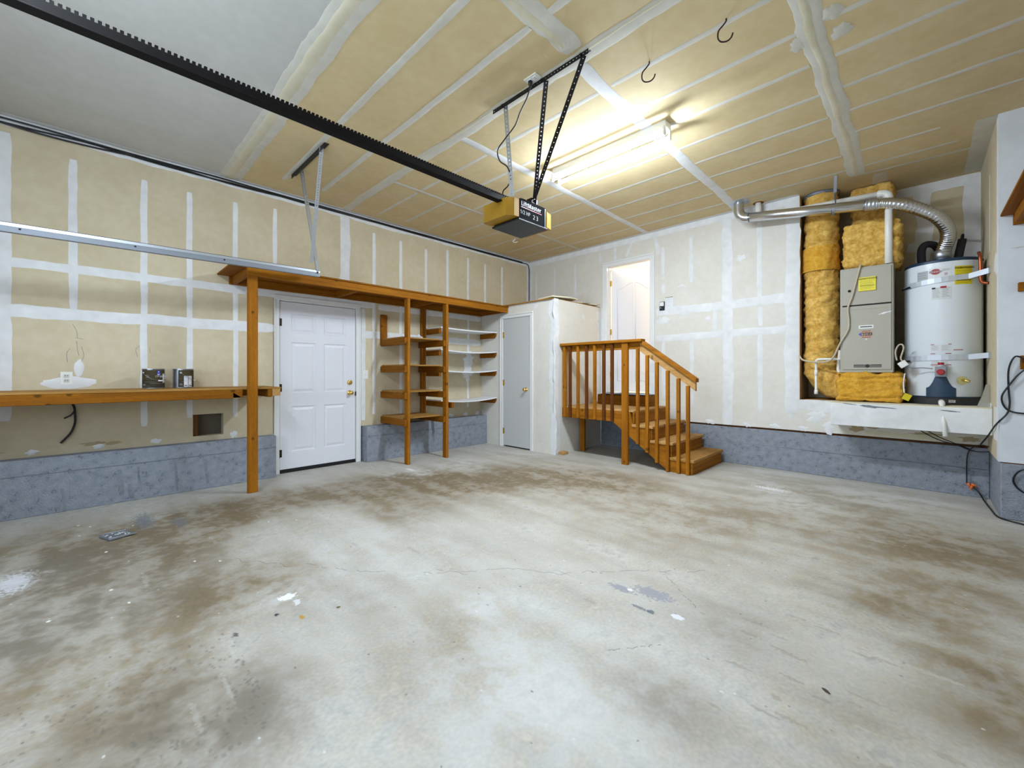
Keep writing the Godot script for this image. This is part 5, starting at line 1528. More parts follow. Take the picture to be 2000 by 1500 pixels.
	for q in [[-18.0, -12.5, 1.462], [7.0, 11.5, 1.462], [-18.0, -11.0, 1.372], [3.0, 11.0, 1.372], [14.0, 28.0, 1.405], [-18.0, -7.0, 1.262], [4.0, 11.0, 1.262]]:
		cyl_patch(tk, "label_bar", c, r + 0.0018, q[0], q[1], q[2], q[2] + 0.006, M.red)
	# steel straps that hold the tank to the side wall
	for k in 2:
		var y0: float = [2.082, 1.325][k]
		var y1: float = [2.128, 1.350][k]
		var s := thing("heater_strap", ["upper punched steel strap across the water heater", "lower punched steel strap across the water heater"][k], "strap", Vector3(c.x, y0, c.z + r), "seismic straps on the water heater")
		var sp := []
		for i in 15:
			var t := deg_to_rad(lerpf(-100.0, 36.0, i / 14.0))
			sp.append(Vector3(c.x + sin(t) * (r + 0.007), lerpf(y0 - 0.02, y0 + 0.024, i / 14.0) if k == 0 else y0 + 0.001 * i, c.z + cos(t) * (r + 0.007)))
		sp.append(Vector3(0.457, y1, -5.775))
		ribbon(s, "band", sp, 0.050, M.strap)
		bx(s, "anchor_plate", 0.452, 0.4595, y1 - 0.035, y1 + 0.030, -5.80, -5.70, M.galv, 0.001)
		st = new_st()
		add_tube(st, PackedVector3Array([Vector3(c.x - 0.29, y0 - 0.02, c.z + 0.03), Vector3(c.x - 0.24, y0 - 0.018, c.z + 0.19)]), 0.009, 8)
		part(s, "tension_bolt", st, M.steel_dark)
	# relief pipe and water pipes
	var p := thing("relief_pipe", "copper relief pipe down the right side of the water heater", "pipe", Vector3(0.415, 2.0, -5.89))
	tube(p, "pipe", [Vector3(0.40, 2.325, -5.88), Vector3(0.405, 2.28, -5.845), Vector3(0.408, 2.20, -5.835), Vector3(0.408, 2.08, -5.835), Vector3(0.418, 2.035, -5.835), Vector3(0.456, 2.018, -5.82)], 0.0135, M.copper, 12)
	p = thing("insulated_pipe", "dark foam-wrapped pipe bending over left of the heater's flue", "pipe", Vector3(0.03, 2.30, -6.17))
	tube(p, "foam", [Vector3(0.02, 2.303, -6.17), Vector3(0.015, 2.42, -6.17), Vector3(0.020, 2.50, -6.18), Vector3(0.05, 2.545, -6.20), Vector3(0.11, 2.545, -6.28), Vector3(0.15, 2.54, -6.54)], 0.034, M.foam, 14)
	p = thing("insulated_pipe", "dark foam-wrapped pipe leaning up right of the heater's flue", "pipe", Vector3(0.28, 2.30, -6.2))
	tube(p, "foam", [Vector3(0.275, 2.302, -6.19), Vector3(0.288, 2.40, -6.20), Vector3(0.312, 2.545, -6.215)], 0.033, M.foam, 14)
	tube(p, "copper_end", [Vector3(0.312, 2.545, -6.215), Vector3(0.316, 2.60, -6.25), Vector3(0.318, 2.61, -6.54)], 0.011, M.steel_dark, 10)
	p = thing("foil_scrap", "creased foil strip standing behind the pan by the side wall", "foil", Vector3(0.44, 0.88, -5.78))
	st = new_st()
	add_prism(st, PackedVector2Array([Vector2(0, 0), Vector2(0.085, 0.0), Vector2(0.085, 0.20), Vector2(0.060, 0.205), Vector2(0.035, 0.10)]), Vector3(0.375, 0.877, -5.700), Vector3(1, 0, -0.3).normalized(), Vector3(0, 1, -0.1).normalized(), 0.003)
	part(p, "sheet", st, mat(Color(0.72, 0.72, 0.70), 0.35, 0.5))
	# flue: rigid pipe under the ceiling, elbow to a flange, corrugated flexible end
	var v := thing("flue_pipe", "shiny metal flue pipe from the water heater to a ceiling flange", "pipe", Vector3(-1.6, 3.1, -5.65))
	var rp := 0.056
	lathe(v, "ceiling_flange", [Vector2(0.055, -0.012), Vector2(0.072, -0.010), Vector2(0.110, -0.004), Vector2(0.122, 0.0)], Vector3(-1.600, YC, -5.650), M.galv, Vector3.UP, 36)
	var ep := PackedVector3Array()
	var er2 := []
	for i in 8:
		ep.append(Vector3(-1.600, lerpf(YC, 3.20, i / 8.0), -5.65)); er2.append(rp + 0.003 * (i % 2))
	for i in 26:
		var t := PI / 2 * i / 25.0
		ep.append(Vector3(-1.600 + 0.11 * (1.0 - cos(t)), 3.20 - 0.11 * sin(t), -5.65)); er2.append(rp + 0.004 * (i % 2))
	st = new_st(true)
	add_tube(st, ep, er2, 24)
	part(v, "elbow", st, M.duct_metal, "crimped metal elbow")
	var e0 := Vector3(-1.495, 3.090, -5.650)
	var e1 := Vector3(-0.409, 2.962, -5.750)
	st = new_st(true)
	add_tube(st, PackedVector3Array([e0, e1]), rp, 32)
	part(v, "straight_pipe", st, M.duct_metal)
	st = new_st(true)
	var cp := PackedVector3Array()
	var cr := []
	for i in 13:
		cp.append(e1.lerp(e1 + (e1 - e0).normalized() * 0.10, i / 12.0)); cr.append(rp + 0.004 + (0.004 if i % 4 < 2 else 0.0))
	add_tube(st, cp, cr, 28)
	part(v, "coupling", st, M.galv)
	var fp := smooth_path([Vector3(-0.32, 2.951, -5.765), Vector3(-0.25, 2.945, -5.78), Vector3(-0.114, 2.898, -5.80), Vector3(0.016, 2.824, -5.85), Vector3(0.128, 2.735, -5.90), Vector3(0.196, 2.63, -5.98), Vector3(0.205, 2.536, -6.03), Vector3(0.178, 2.45, -6.07), Vector3(0.165, 2.375, -6.083)], 22)
	var frr := []
	for i in fp.size():
		frr.append(0.059 + 0.0016 * sin(i * 1.35) + 0.002 * nz.get_noise_2d(i * 60.0, 5.0))
	st = new_st(true)
	add_tube(st, fp, frr, 24)
	part(v, "flexible_pipe", st, M.duct_metal, "corrugated flexible metal pipe")
	st = new_st(true)
	add_tube(st, PackedVector3Array([Vector3(0.165, 2.43, -6.083), Vector3(0.165, 2.345, -6.083)]), 0.066, 28)
	part(v, "clamp", st, M.galv)
	var hs := thing("pipe_hanger", "twisted galvanised strap hanging the flue from the ceiling", "hanger", Vector3(-0.64, 3.30, -5.62))
	st = new_st()
	var ha := Vector3(-0.640, YC, -5.60)
	var hb := Vector3(-0.655, 3.15, -5.68)
	var hc := Vector3(-0.668, 2.98, -5.73)
	add_bar(st, ha, hb, Vector3(1, 0, 0.3), 0.03, 0.003, 0.0)
	add_bar(st, hb, hc + Vector3(0.015, 0, 0), Vector3(0.6, 0, 1), 0.024, 0.003, 0.0)
	add_bar(st, hb, hc + Vector3(-0.02, 0.0, 0.03), Vector3(0.2, 0, 1), 0.02, 0.003, 0.0)
	part(hs, "strap", st, M.galv_dull)
	st = new_st(true)
	add_tube(st, PackedVector3Array([hc + Vector3(0.012, 0, 0), hc + Vector3(-0.012, 0.0015, 0)]), rp + 0.003, 28, false)
	part(hs, "loop", st, M.galv_dull)
	# white plastic furnace vent
	var w := thing("plastic_vent_pipe", "white plastic vent pipe rising from the furnace behind the flue", "pipe", Vector3(-0.232, 2.33, -5.85))
	st = new_st(true)
	add_tube(st, PackedVector3Array([Vector3(-0.228, 2.328, -5.812), Vector3(-0.228, 3.03, -5.812)]), 0.031, 20)
	part(w, "upright", st, M.pvc)
	st = new_st(true)
	var el2 := PackedVector3Array()
	for i in 9:
		var t := PI / 2 * i / 8.0
		el2.append(Vector3(-0.228 - 0.055 * (1.0 - cos(t)), 3.01 + 0.055 * sin(t), -5.812))
	el2.insert(0, Vector3(-0.228, 2.985, -5.812))
	el2.append(Vector3(-0.315, 3.067, -5.812))
	add_tube(st, el2, 0.038, 20)
	part(w, "elbow", st, M.pvc)
	st = new_st(true)
	add_tube(st, PackedVector3Array([Vector3(-0.30, 3.067, -5.812), Vector3(-1.43, 3.125, -5.83)]), 0.030, 20)
	part(w, "level_run", st, M.pvc)
	st = new_st(true)
	add_tube(st, PackedVector3Array([Vector3(-1.43, 3.085, -5.83), Vector3(-1.43, YC, -5.83)]), 0.034, 20)
	part(w, "riser", st, M.pvc)
	lathe(w, "ceiling_cutout", [Vector2(0.034, -0.002), Vector2(0.06, -0.002), Vector2(0.06, 0.0)], Vector3(-1.43, YC, -5.83), M.wood2, Vector3.UP, 14)
	# condensate pipe and vacuum-break on the furnace's left side
	p = thing("condensate_pipe", "thin white plastic condensate pipe in front of the wrapped duct", "pipe", Vector3(-0.84, 0.95, -5.82))
	st = new_st(true)
	add_tube(st, smooth_path([Vector3(-0.625, 1.342, -5.84), Vector3(-0.72, 1.342, -5.84), Vector3(-0.81, 1.342, -5.84), Vector3(-0.838, 1.332, -5.84), Vector3(-0.846, 1.305, -5.84), Vector3(-0.846, 1.20, -5.84), Vector3(-0.846, 0.975, -5.84)], 5), 0.0135, 12)
	part(p, "pipe", st, M.pvc)
	st = new_st(true)
	add_tube(st, PackedVector3Array([Vector3(-0.846, 1.22, -5.84), Vector3(-0.846, 1.16, -5.84)]), 0.018, 12)
	add_tube(st, PackedVector3Array([Vector3(-0.846, 0.99, -5.84), Vector3(-0.846, 0.945, -5.84)]), 0.018, 12)
	part(p, "coupling", st, M.pvc)
	st = new_st(true)
	add_tube(st, smooth_path([Vector3(-0.634, 1.44, -5.90), Vector3(-0.640, 1.38, -5.90), Vector3(-0.652, 1.24, -5.90), Vector3(-0.642, 1.195, -5.90)], 5), 0.016, 12)
	part(p, "trap", st, M.pvc)
	# power cord hanging over the furnace front
	p = thing("beige_cable", "beige power cord hanging down the furnace front", "cord", Vector3(-0.55, 1.7, -5.78))
	tube(p, "cord", [Vector3(-0.450, 2.332, -5.83), Vector3(-0.452, 2.335, -5.79), Vector3(-0.486, 2.171, -5.782), Vector3(-0.521, 2.009, -5.782), Vector3(-0.555, 1.891, -5.782), Vector3(-0.547, 1.762, -5.782), Vector3(-0.555, 1.652, -5.782), Vector3(-0.626, 1.504, -5.785), Vector3(-0.680, 1.37, -5.80), Vector3(-0.740, 1.315, -5.81), Vector3(-0.856, 1.311, -5.81), Vector3(-0.967, 1.337, -5.83), Vector3(-1.015, 1.39, -5.90)], 0.0095, mat(Color(0.74, 0.69, 0.60), 0.5), 8)
	# junction box and loop of wire between furnace and heater
	p = thing("junction_box", "white plastic electrical box with a loop of cord beside the furnace", "box", Vector3(-0.12, 1.25, -5.80))
	st = new_st()
	add_obox(st, Vector3(-0.118, 1.275, -5.795), Vector3(0.034, 0.030, 0.035), Basis(Vector3(0, 0, 1), 0.6), 0.004)
	part(p, "box", st, M.plastic_white)
	tube(p, "cord_loop", [Vector3(-0.165, 1.315, -5.81), Vector3(-0.175, 1.40, -5.80), Vector3(-0.155, 1.465, -5.79), Vector3(-0.125, 1.475, -5.78), Vector3(-0.115, 1.43, -5.78), Vector3(-0.135, 1.34, -5.78), Vector3(-0.120, 1.30, -5.78)], 0.007, mat(Color(0.74, 0.70, 0.62), 0.5), 8)
	tube(p, "thermostat_wire", [Vector3(-0.09, 1.255, -5.79), Vector3(-0.05, 1.235, -5.78), Vector3(0.02, 1.237, -5.77), Vector3(0.09, 1.228, -5.75)], 0.005, M.galv_dull, 8)
	p = thing("yellow_tag", "yellow paper tag hanging beside the wrapped box", "tag", Vector3(-0.09, 0.90, -5.74))
	st = new_st()
	add_obox(st, Vector3(-0.090, 0.945, -5.735), Vector3(0.030, 0.032, 0.002), Basis(Vector3(0, 0, 1), -0.45) * Basis(Vector3.UP, 0.35), 0.0005)
	part(p, "tag", st, M.yellow)
	tube(p, "tie", [Vector3(-0.105, 1.18, -5.79), Vector3(-0.115, 1.08, -5.77), Vector3(-0.108, 0.985, -5.738)], 0.006, M.paper_white, 6)
	# drain stub from the pan over the platform's edge
	p = thing("pan_drain_pipe", "short white plastic drain pipe sticking out over the platform edge", "pipe", Vector3(0.17, 0.60, -5.5))
	st = new_st(true)
	add_tube(st, PackedVector3Array([Vector3(0.149, 0.912, -5.79), Vector3(0.150, 0.906, -5.60), Vector3(0.170, 0.60, -5.515)]), 0.0165, 14)
	part(p, "pipe", st, M.pvc)
	st = new_st(true)
	add_tube(st, PackedVector3Array([Vector3(0.149, 0.914, -5.66), Vector3(0.1505, 0.895, -5.595)]), 0.023, 14)
	part(p, "collar", st, M.pvc)
	# thin black wires under the platform and on the right-hand corner
	p = thing("low_voltage_wire", "thin black wires drooping from under the platform to the corner", "wire", Vector3(0.2, 0.5, -5.85))
	tube(p, "wire", [Vector3(-0.03, 0.640, -5.87), Vector3(0.05, 0.575, -5.87), Vector3(0.15, 0.520, -5.87), Vector3(0.26, 0.490, -5.88), Vector3(0.36, 0.445, -5.89), Vector3(0.465, 0.455, -5.86), Vector3(0.462, 0.50, -5.83), Vector3(0.40, 0.508, -5.85), Vector3(0.345, 0.455, -5.88), Vector3(0.325, 0.36, -5.89), Vector3(0.324, 0.13, -5.89)], 0.0045, M.cable, 8)
	tube(p, "wire", [Vector3(0.02, 0.640, -5.86), Vector3(0.12, 0.565, -5.86), Vector3(0.24, 0.505, -5.88), Vector3(0.34, 0.46, -5.90)], 0.004, M.cable, 8)
	p = thing("wire_connector", "pair of orange wire connectors low on the stem wall", "connector", Vector3(0.35, 0.08, -5.87))
	for q in [[0.338, 0.112, 0.35], [0.352, 0.090, -0.2], [0.372, 0.118, 1.2]]:
		st = new_st(true)
		var dv := Vector3(sin(q[2]), -cos(q[2]), 0.1)
		add_lathe(st, [Vector2(0.0, -0.02), Vector2(0.007, -0.018), Vector2(0.013, 0.022), Vector2(0.0, 0.022)], Vector3(q[0], q[1], -5.885), -dv, 12)
		part(p, "cap", st, M.orange)
	p = thing("floor_cable", "black cable running along the stem wall corner to the floor", "cable", Vector3(0.45, 0.02, -5.4))
	tube(p, "cable", [Vector3(0.36, 0.105, -5.885), Vector3(0.40, 0.06, -5.86), Vector3(0.425, 0.012, -5.75), Vector3(0.440, 0.008, -5.45), Vector3(0.462, 0.008, -5.20), Vector3(0.56, 0.008, -5.10), Vector3(0.72, 0.008, -5.02)], 0.0065, M.cable, 8)
	p = thing("power_lead", "black power lead looping from the wall socket at the corner", "cable", Vector3(0.52, 0.9, -5.17))
	tube(p, "lead", [Vector3(0.60, 1.285, -5.165), Vector3(0.545, 1.318, -5.16), Vector3(0.512, 1.22, -5.17), Vector3(0.512, 1.06, -5.185), Vector3(0.518, 0.94, -5.188), Vector3(0.505, 0.86, -5.188), Vector3(0.462, 0.79, -5.19), Vector3(0.448, 0.74, -5.30), Vector3(0.432, 0.62, -5.60), Vector3(0.41, 0.52, -5.84)], 0.006, M.cable, 8)
	tube(p, "lead", [Vector3(0.62, 1.24, -5.165), Vector3(0.565, 1.18, -5.17), Vector3(0.511, 1.08, -5.18), Vector3(0.477, 0.995, -5.185), Vector3(0.490, 0.915, -5.188), Vector3(0.537, 0.872, -5.188), Vector3(0.66, 0.86, -5.19)], 0.006, M.cable, 8)
	tube(p, "lead", [Vector3(0.66, 0.44, -5.17), Vector3(0.585, 0.42, -5.18), Vector3(0.545, 0.365, -5.19), Vector3(0.541, 0.30, -5.195), Vector3(0.585, 0.24, -5.195), Vector3(0.68, 0.20, -5.195)], 0.006, M.cable, 8)
	p = thing("wall_socket", "brown wall socket with black plugs by the alcove corner", "socket", Vector3(0.62, 1.27, -5.19))
	bx(p, "plate", 0.572, 0.66, 1.215, 1.325, -5.199, -5.188, M.wood2, 0.003)
	bx(p, "plug", 0.585, 0.625, 1.265, 1.30, -5.19, -5.155, M.black, 0.005)
	bx(p, "plug", 0.60, 0.64, 1.225, 1.258, -5.19, -5.155, M.black, 0.005)

func build_opener() -> void:
	var st: SurfaceTool
	var o := thing("garage_door_opener", "black garage door opener with amber light lenses and long toothed rail", "opener", Vector3(-2.49, 2.45, -2.6))
	# body: a wedge-sided case
	st = new_st()
	add_prism(st, PackedVector2Array([Vector2(-2.80, 2.452), Vector2(-2.46, 2.452), Vector2(-2.46, 2.60), Vector2(-2.475, 2.625), Vector2(-2.505, 2.630), Vector2(-2.80, 2.630)]), Vector3(-2.640, 0, 0), Vector3(0, 0, 1), Vector3.UP, -0.300)
	var cs := part(o, "case", st, M.opener)
	bx(o, "bottom_cover", -2.652, -2.328, 2.440, 2.456, -2.815, -2.445, mat(Color(0.085, 0.085, 0.105), 0.45), 0.005)
	bx(cs, "side_seam", -2.345, -2.337, 2.46, 2.622, -2.795, -2.785, M.galv_dull, 0.001)
	for k in 2:
		var z0: float = [-2.455, -2.885][k]
		var z1: float = [-2.350, -2.803][k]
		st = new_st()
		if k == 0:
			add_prism(st, PackedVector2Array([Vector2(-2.665, z0), Vector2(-2.665, z1 - 0.02), Vector2(-2.650, z1), Vector2(-2.385, z1), Vector2(-2.340, z0 + 0.05), Vector2(-2.335, z0)]), Vector3(0, 2.465, 0), Vector3(1, 0, 0), Vector3(0, 0, 1), -0.145)
		else:
			add_prism(st, PackedVector2Array([Vector2(-2.660, z1), Vector2(-2.650, z0), Vector2(-2.350, z0), Vector2(-2.330, z1)]), Vector3(0, 2.465, 0), Vector3(1, 0, 0), Vector3(0, 0, 1), -0.135)
		part(o, "light_lens", st, M.lens, "amber plastic light lens")
	letters(cs, "brand_lettering", "LiftMaster", Vector3(-2.3385, 2.588, -2.610), Vector3(0, 0, -1), Vector3.UP, 0.036, M.ink_white, true)
	bx(cs, "red_underline", -2.341, -2.3385, 2.556, 2.562, -2.745, -2.485, M.red, 0.0)
	letters(cs, "rating_lettering", "1/2 HP", Vector3(-2.3385, 2.517, -2.535), Vector3(0, 0, -1), Vector3.UP, 0.030, M.ink_white)
	letters(cs, "channel_lettering", "2 3", Vector3(-2.3385, 2.508, -2.665), Vector3(0, 0, -1), Vector3.UP, 0.036, M.ink_white)
	bx(o, "mounting_tab", -2.40, -2.345, 2.628, 2.675, -2.70, -2.62, M.steel_dark, 0.002)
	# rail and rack
	bx(o, "rail", -2.470, -2.435, 2.592, 2.642, -2.50, 0.93, M.rail, 0.004, "long dark steel rail")
	bx(o, "rail_flange", -2.482, -2.423, 2.588, 2.596, -2.50, 0.93, M.rail, 0.002)
	st = new_st()
	var k2 := 0
	while k2 < 150:
		var z := -2.44 + 0.0225 * k2
		add_box(st, Vector3(-2.466, 2.640, z), Vector3(-2.439, 2.656, z + 0.0125), 0.0)
		k2 += 1
	part(o, "rack_teeth", st, M.rail, "row of small black teeth on top of the rail")
	bx(o, "sprocket_guard", -2.49, -2.415, 2.575, 2.592, -2.40, -2.36, M.steel_dark, 0.003)
	# ceiling angle iron and its hangers
	var b := thing("opener_bracket", "punched angle-iron bracket hanging the opener from the ceiling", "bracket", Vector3(-2.0, YC, -2.29))
	punched(b, "ceiling_angle", Vector3(-2.445, YC - 0.002, -2.268), Vector3(-1.535, YC - 0.002, -2.268), Vector3(0, -1, 0), Vector3(0, 0, -1), 0.034, M.steel_dark)
	punched(b, "pale_strap", Vector3(-2.330, YC - 0.01, -2.270), Vector3(-2.335, 2.600, -2.350), Vector3(1, 0, -0.9), Vector3.ZERO, 0.034, M.galv, 0.028)
	punched(b, "dark_strap", Vector3(-1.925, YC - 0.01, -2.285), Vector3(-2.372, 2.640, -2.660), Vector3(1, 0, -0.4), Vector3(-0.4, 0, -1), 0.034, M.steel_dark, 0.028)
	punched(b, "cross_brace", Vector3(-1.590, YC - 0.01, -2.275), Vector3(-2.345, 2.690, -2.640), Vector3(1, 0, -0.6), Vector3.ZERO, 0.032, M.steel_dark, 0.036, 0.006)
	for q in [Vector3(-2.33, YC - 0.02, -2.262), Vector3(-1.925, YC - 0.02, -2.262), Vector3(-1.59, YC - 0.02, -2.262)]:
		lathe(b, "bolt", [Vector2(0.009, 0.0), Vector2(0.009, 0.008), Vector2(0.0, 0.008)], q, M.steel_dark, Vector3(0, 0, 1), 6)
	# socket in the ceiling and the opener's lead
	var s := thing("ceiling_socket", "white duplex socket on the ceiling above the opener", "socket", Vector3(-1.98, YC, -2.215))
	bx(s, "plate", -2.036, -1.922, YC - 0.007, YC, -2.262, -2.188, M.plastic_white, 0.003)
	for x in [-2.002, -1.955]:
		bx(s, "outlet_face", x - 0.017, x + 0.017, YC - 0.010, YC - 0.006, -2.240, -2.208, M.plastic_white, 0.003)
		for z in [-2.230, -2.218]:
			bx(s, "slot", x - 0.005, x + 0.005, YC - 0.0108, YC - 0.0095, z - 0.0015, z + 0.0015, M.slot, 0.0)
	var l := thing("opener_lead", "black power lead looping from the ceiling socket to the opener", "cable", Vector3(-2.2, 3.0, -2.29))
	lathe(l, "plug", [Vector2(0.016, 0.0), Vector2(0.016, -0.02), Vector2(0.008, -0.04), Vector2(0.0, -0.042)], Vector3(-2.004, YC - 0.009, -2.226), M.black, Vector3.UP, 14)
	tube(l, "lead", [Vector3(-2.004, YC - 0.045, -2.228), Vector3(-2.06, 3.20, -2.245), Vector3(-2.130, 3.135, -2.25), Vector3(-2.180, 3.06, -2.25), Vector3(-2.290, 3.00, -2.25), Vector3(-2.370, 2.945, -2.25), Vector3(-2.360, 2.86, -2.26), Vector3(-2.315, 2.81, -2.30), Vector3(-2.345, 2.76, -2.37), Vector3(-2.375, 2.705, -2.37), Vector3(-2.43, 2.68, -2.37), Vector3(-2.45, 2.645, -2.38)], 0.0052, M.cable, 8)

func build_track() -> void:
	var t := thing("door_track", "galvanised horizontal track for the garage door by the left wall", "track", Vector3(-4.5, 2.2, -0.4))
	var a := Vector3(-4.500, 2.190, 0.90)
	var b := Vector3(-4.500, 2.232, -1.690)
	bar(t, "web", a, b, Vector3.UP, 0.064, 0.003, M.galv_dull, 0.0)
	var st := new_st()
	add_bar(st, a + Vector3(-0.024, 0.032, 0), b + Vector3(-0.024, 0.032, 0), Vector3(1, 0, 0), 0.052, 0.003, 0.0)
	part(t, "top_flange", st, M.steel_dark)
	st = new_st()
	add_bar(st, a + Vector3(-0.018, -0.032, 0), b + Vector3(-0.018, -0.032, 0), Vector3(1, 0, 0), 0.040, 0.003, 0.0)
	part(t, "bottom_flange", st, M.galv_dull)
	bar(t, "reinforcing_angle", a + Vector3(0.003, 0.018, 0), b + Vector3(0.003, 0.018, 0), Vector3.UP, 0.022, 0.003, M.galv, 0.0)
	lathe(t, "end_bolt", [Vector2(0.009, 0.0), Vector2(0.009, 0.006), Vector2(0.0, 0.006)], Vector3(-4.497, 2.238, -1.665), M.slot, Vector3(1, 0, 0), 8)
	for z in [0.35, -0.25, -0.85]:
		lathe(t, "rivet", [Vector2(0.007, 0.0), Vector2(0.005, 0.004), Vector2(0.0, 0.004)], Vector3(-4.497, 2.20 - 0.0162 * z, z), M.steel_dark, Vector3(1, 0, 0), 8)
	var h := thing("track_hanger", "pair of punched galvanised arms from a ceiling angle to the door track", "hanger", Vector3(-4.4, YC, -1.52))
	punched(h, "ceiling_angle", Vector3(-4.775, YC - 0.002, -1.50), Vector3(-3.885, YC - 0.002, -1.50), Vector3(0, -1, 0), Vector3(0, 0, -1), 0.045, M.steel_dark, 0.024)
	punched(h, "arm", Vector3(-4.560, YC - 0.02, -1.515), Vector3(-4.490, 2.250, -1.655), Vector3(0.2, 0, -1), Vector3(-1, 0, -0.2), 0.032, M.galv, 0.024)
	punched(h, "arm", Vector3(-3.985, YC - 0.01, -1.495), Vector3(-4.490, 2.330, -1.585), Vector3(0.3, 0, -1), Vector3.ZERO, 0.034, M.galv, 0.024)

func build_small() -> void:
	var st: SurfaceTool
	# hooks screwed into the ceiling
	var spots := [Vector3(-1.309, YC, -2.66), Vector3(-0.823, YC, -2.66)]
	var words := ["brown screw hook in the ceiling nearer the opener bracket", "brown screw hook in the ceiling farther from the opener bracket"]
	var hm := mat(Color(0.17, 0.055, 0.05), 0.45)
	for i in 2:
		var k := thing("ceiling_hook", words[i], "hook", spots[i], "screw hooks in the ceiling")
		var c: Vector3 = spots[i]
		var d := Vector3(0.72, 0, -0.70)
		tube(k, "hook", [c, c + Vector3(0, -0.014, 0), c - d * 0.018 + Vector3(0, -0.040, 0), c - d * 0.045 + Vector3(0, -0.075, 0), c - d * 0.048 + Vector3(0, -0.118, 0), c - d * 0.030 + Vector3(0, -0.138, 0), c + d * 0.005 + Vector3(0, -0.134, 0), c + d * 0.030 + Vector3(0, -0.112, 0), c + d * 0.040 + Vector3(0, -0.085, 0)], 0.0045, hm, 10)
	var cup := thing("cup_hook", "tiny white cup hook in the ceiling beyond the opener", "hook", Vector3(-4.54, YC, -4.68))
	tube(cup, "hook", [Vector3(-4.54, YC, -4.68), Vector3(-4.54, YC - 0.02, -4.68), Vector3(-4.565, YC - 0.040, -4.66), Vector3(-4.54, YC - 0.060, -4.68), Vector3(-4.51, YC - 0.048, -4.71)], 0.005, M.plastic_white, 8)
	# cables along the top of the left wall
	var w := thing("cable_bundle", "bundle of black cables sagging along the left wall under the ceiling", "cable", Vector3(XL + 0.02, 3.25, -2.5))
	for i in 3:
		var pts := []
		var z := 0.90
		while z > -5.80:
			var y := 3.262 + 0.006 * i
			var fz := clampf((0.9 - z) / 3.0, 0.0, 1.0)
			y -= [0.030, 0.055, 0.012][i] * absf(sin(z * 2.3 + i * 1.1)) * (1.0 - 0.8 * fz)
			pts.append(Vector3(XL + 0.012 + 0.006 * i, y, z))
			z -= 0.30
		if i == 1:
			pts.append(Vector3(XL + 0.015, 3.262, -5.84))
			pts.append(Vector3(XL + 0.018, 3.20, -5.888))
			pts.append(Vector3(XL + 0.018, 3.05, -5.893))
			pts.append(Vector3(XL + 0.018, 2.70, -5.893))
			pts.append(Vector3(XL + 0.018, 2.285, -5.89))
		tube(w, "cable", pts, 0.0075, M.cable, 8)
	# socket over the workbench
	var s := thing("wall_outlet", "white duplex socket on the wall above the workbench", "socket", Vector3(XL, 1.138, 0.15))
	bx(s, "plate", XL, XL + 0.006, 1.083, 1.196, 0.113, 0.188, M.plastic_white, 0.002)
	for y in [1.118, 1.160]:
		bx(s, "outlet_face", XL + 0.005, XL + 0.009, y - 0.016, y + 0.016, 0.134, 0.168, mat(Color(0.80, 0.79, 0.76), 0.4), 0.003)
		for z in [0.145, 0.158]:
			bx(s, "slot", XL + 0.0085, XL + 0.0096, y - 0.003, y + 0.007, z - 0.0018, z + 0.0018, M.slot, 0.0)
	s = thing("light_switch", "white light switch beside the six-panel door", "switch", Vector3(XL, 1.165, -2.61))
	bx(s, "plate", XL, XL + 0.006, 1.105, 1.225, -2.645, -2.572, M.plastic_white, 0.002)
	bx(s, "toggle", XL + 0.005, XL + 0.018, 1.158, 1.178, -2.614, -2.604, M.plastic_white, 0.002)
	# wiring left hanging under the bench
	var c := thing("loose_cable", "loose forked black cable hanging under the workbench", "cable", Vector3(XL + 0.03, 0.75, 0.12))
	tube(c, "cable", [Vector3(XL + 0.02, 0.940, 0.13), Vector3(XL + 0.035, 0.89, 0.105), Vector3(XL + 0.04, 0.816, 0.098), Vector3(XL + 0.035, 0.74, 0.100), Vector3(XL + 0.03, 0.665, 0.122), Vector3(XL + 0.025, 0.61, 0.158), Vector3(XL + 0.02, 0.575, 0.185)], 0.0085, M.cable, 8)
	tube(c, "branch", [Vector3(XL + 0.038, 0.850, 0.102), Vector3(XL + 0.04, 0.815, 0.125), Vector3(XL + 0.045, 0.790, 0.165)], 0.006, M.cable, 8)
	# paint cans
	for i in 2:
		var p: Vector3 = [Vector3(-5.14, 1.040, -0.412), Vector3(-5.14, 1.040, -0.632)][i]
		var k := thing("paint_can", ["brown-labelled paint can with blue badge on the workbench", "brown-labelled paint can with two white stickers on the workbench"][i], "paint can", p, "paint cans on the workbench")
		lathe(k, "can", [Vector2(0.0, 0.0), Vector2(0.080, 0.0), Vector2(0.083, 0.003), Vector2(0.083, 0.006), Vector2(0.081, 0.009), Vector2(0.081, 0.176), Vector2(0.084, 0.180), Vector2(0.084, 0.185), Vector2(0.079, 0.186), Vector2(0.074, 0.180), Vector2(0.0, 0.180)], p, M.tin, Vector3.UP, 40)
		# label wraps most of the can; bare metal shows at its seam
		var lb := []
		lb.append([0, 0, 300, 84, Color(0.24, 0.20, 0.075)])
		lb.append([0, 84, 300, 60, Color(0.17, 0.145, 0.07)])
		lb.append([40, 100, 230, 2, Color(0.5, 0.48, 0.4)])
		lb.append([20, 118, 40, 14, Color(0.42, 0.42, 0.40)])
		lb.append([110, 112, 150, 3, Color(0.45, 0.43, 0.38)])
		lb.append([20, 136, 90, 3, Color(0.35, 0.35, 0.33)])
		var lm := print_mat(300, 150, Color(0.18, 0.15, 0.07), lb, 0.75)
		var mid: float = [94.0, 108.0][i]
		var back: float = [-82.0, -52.0][i]
		cyl_patch(k, "label", p, 0.0820, mid + back, mid + 75.0, p.y + 0.010, p.y + 0.174, lm, "dark brown printed label")
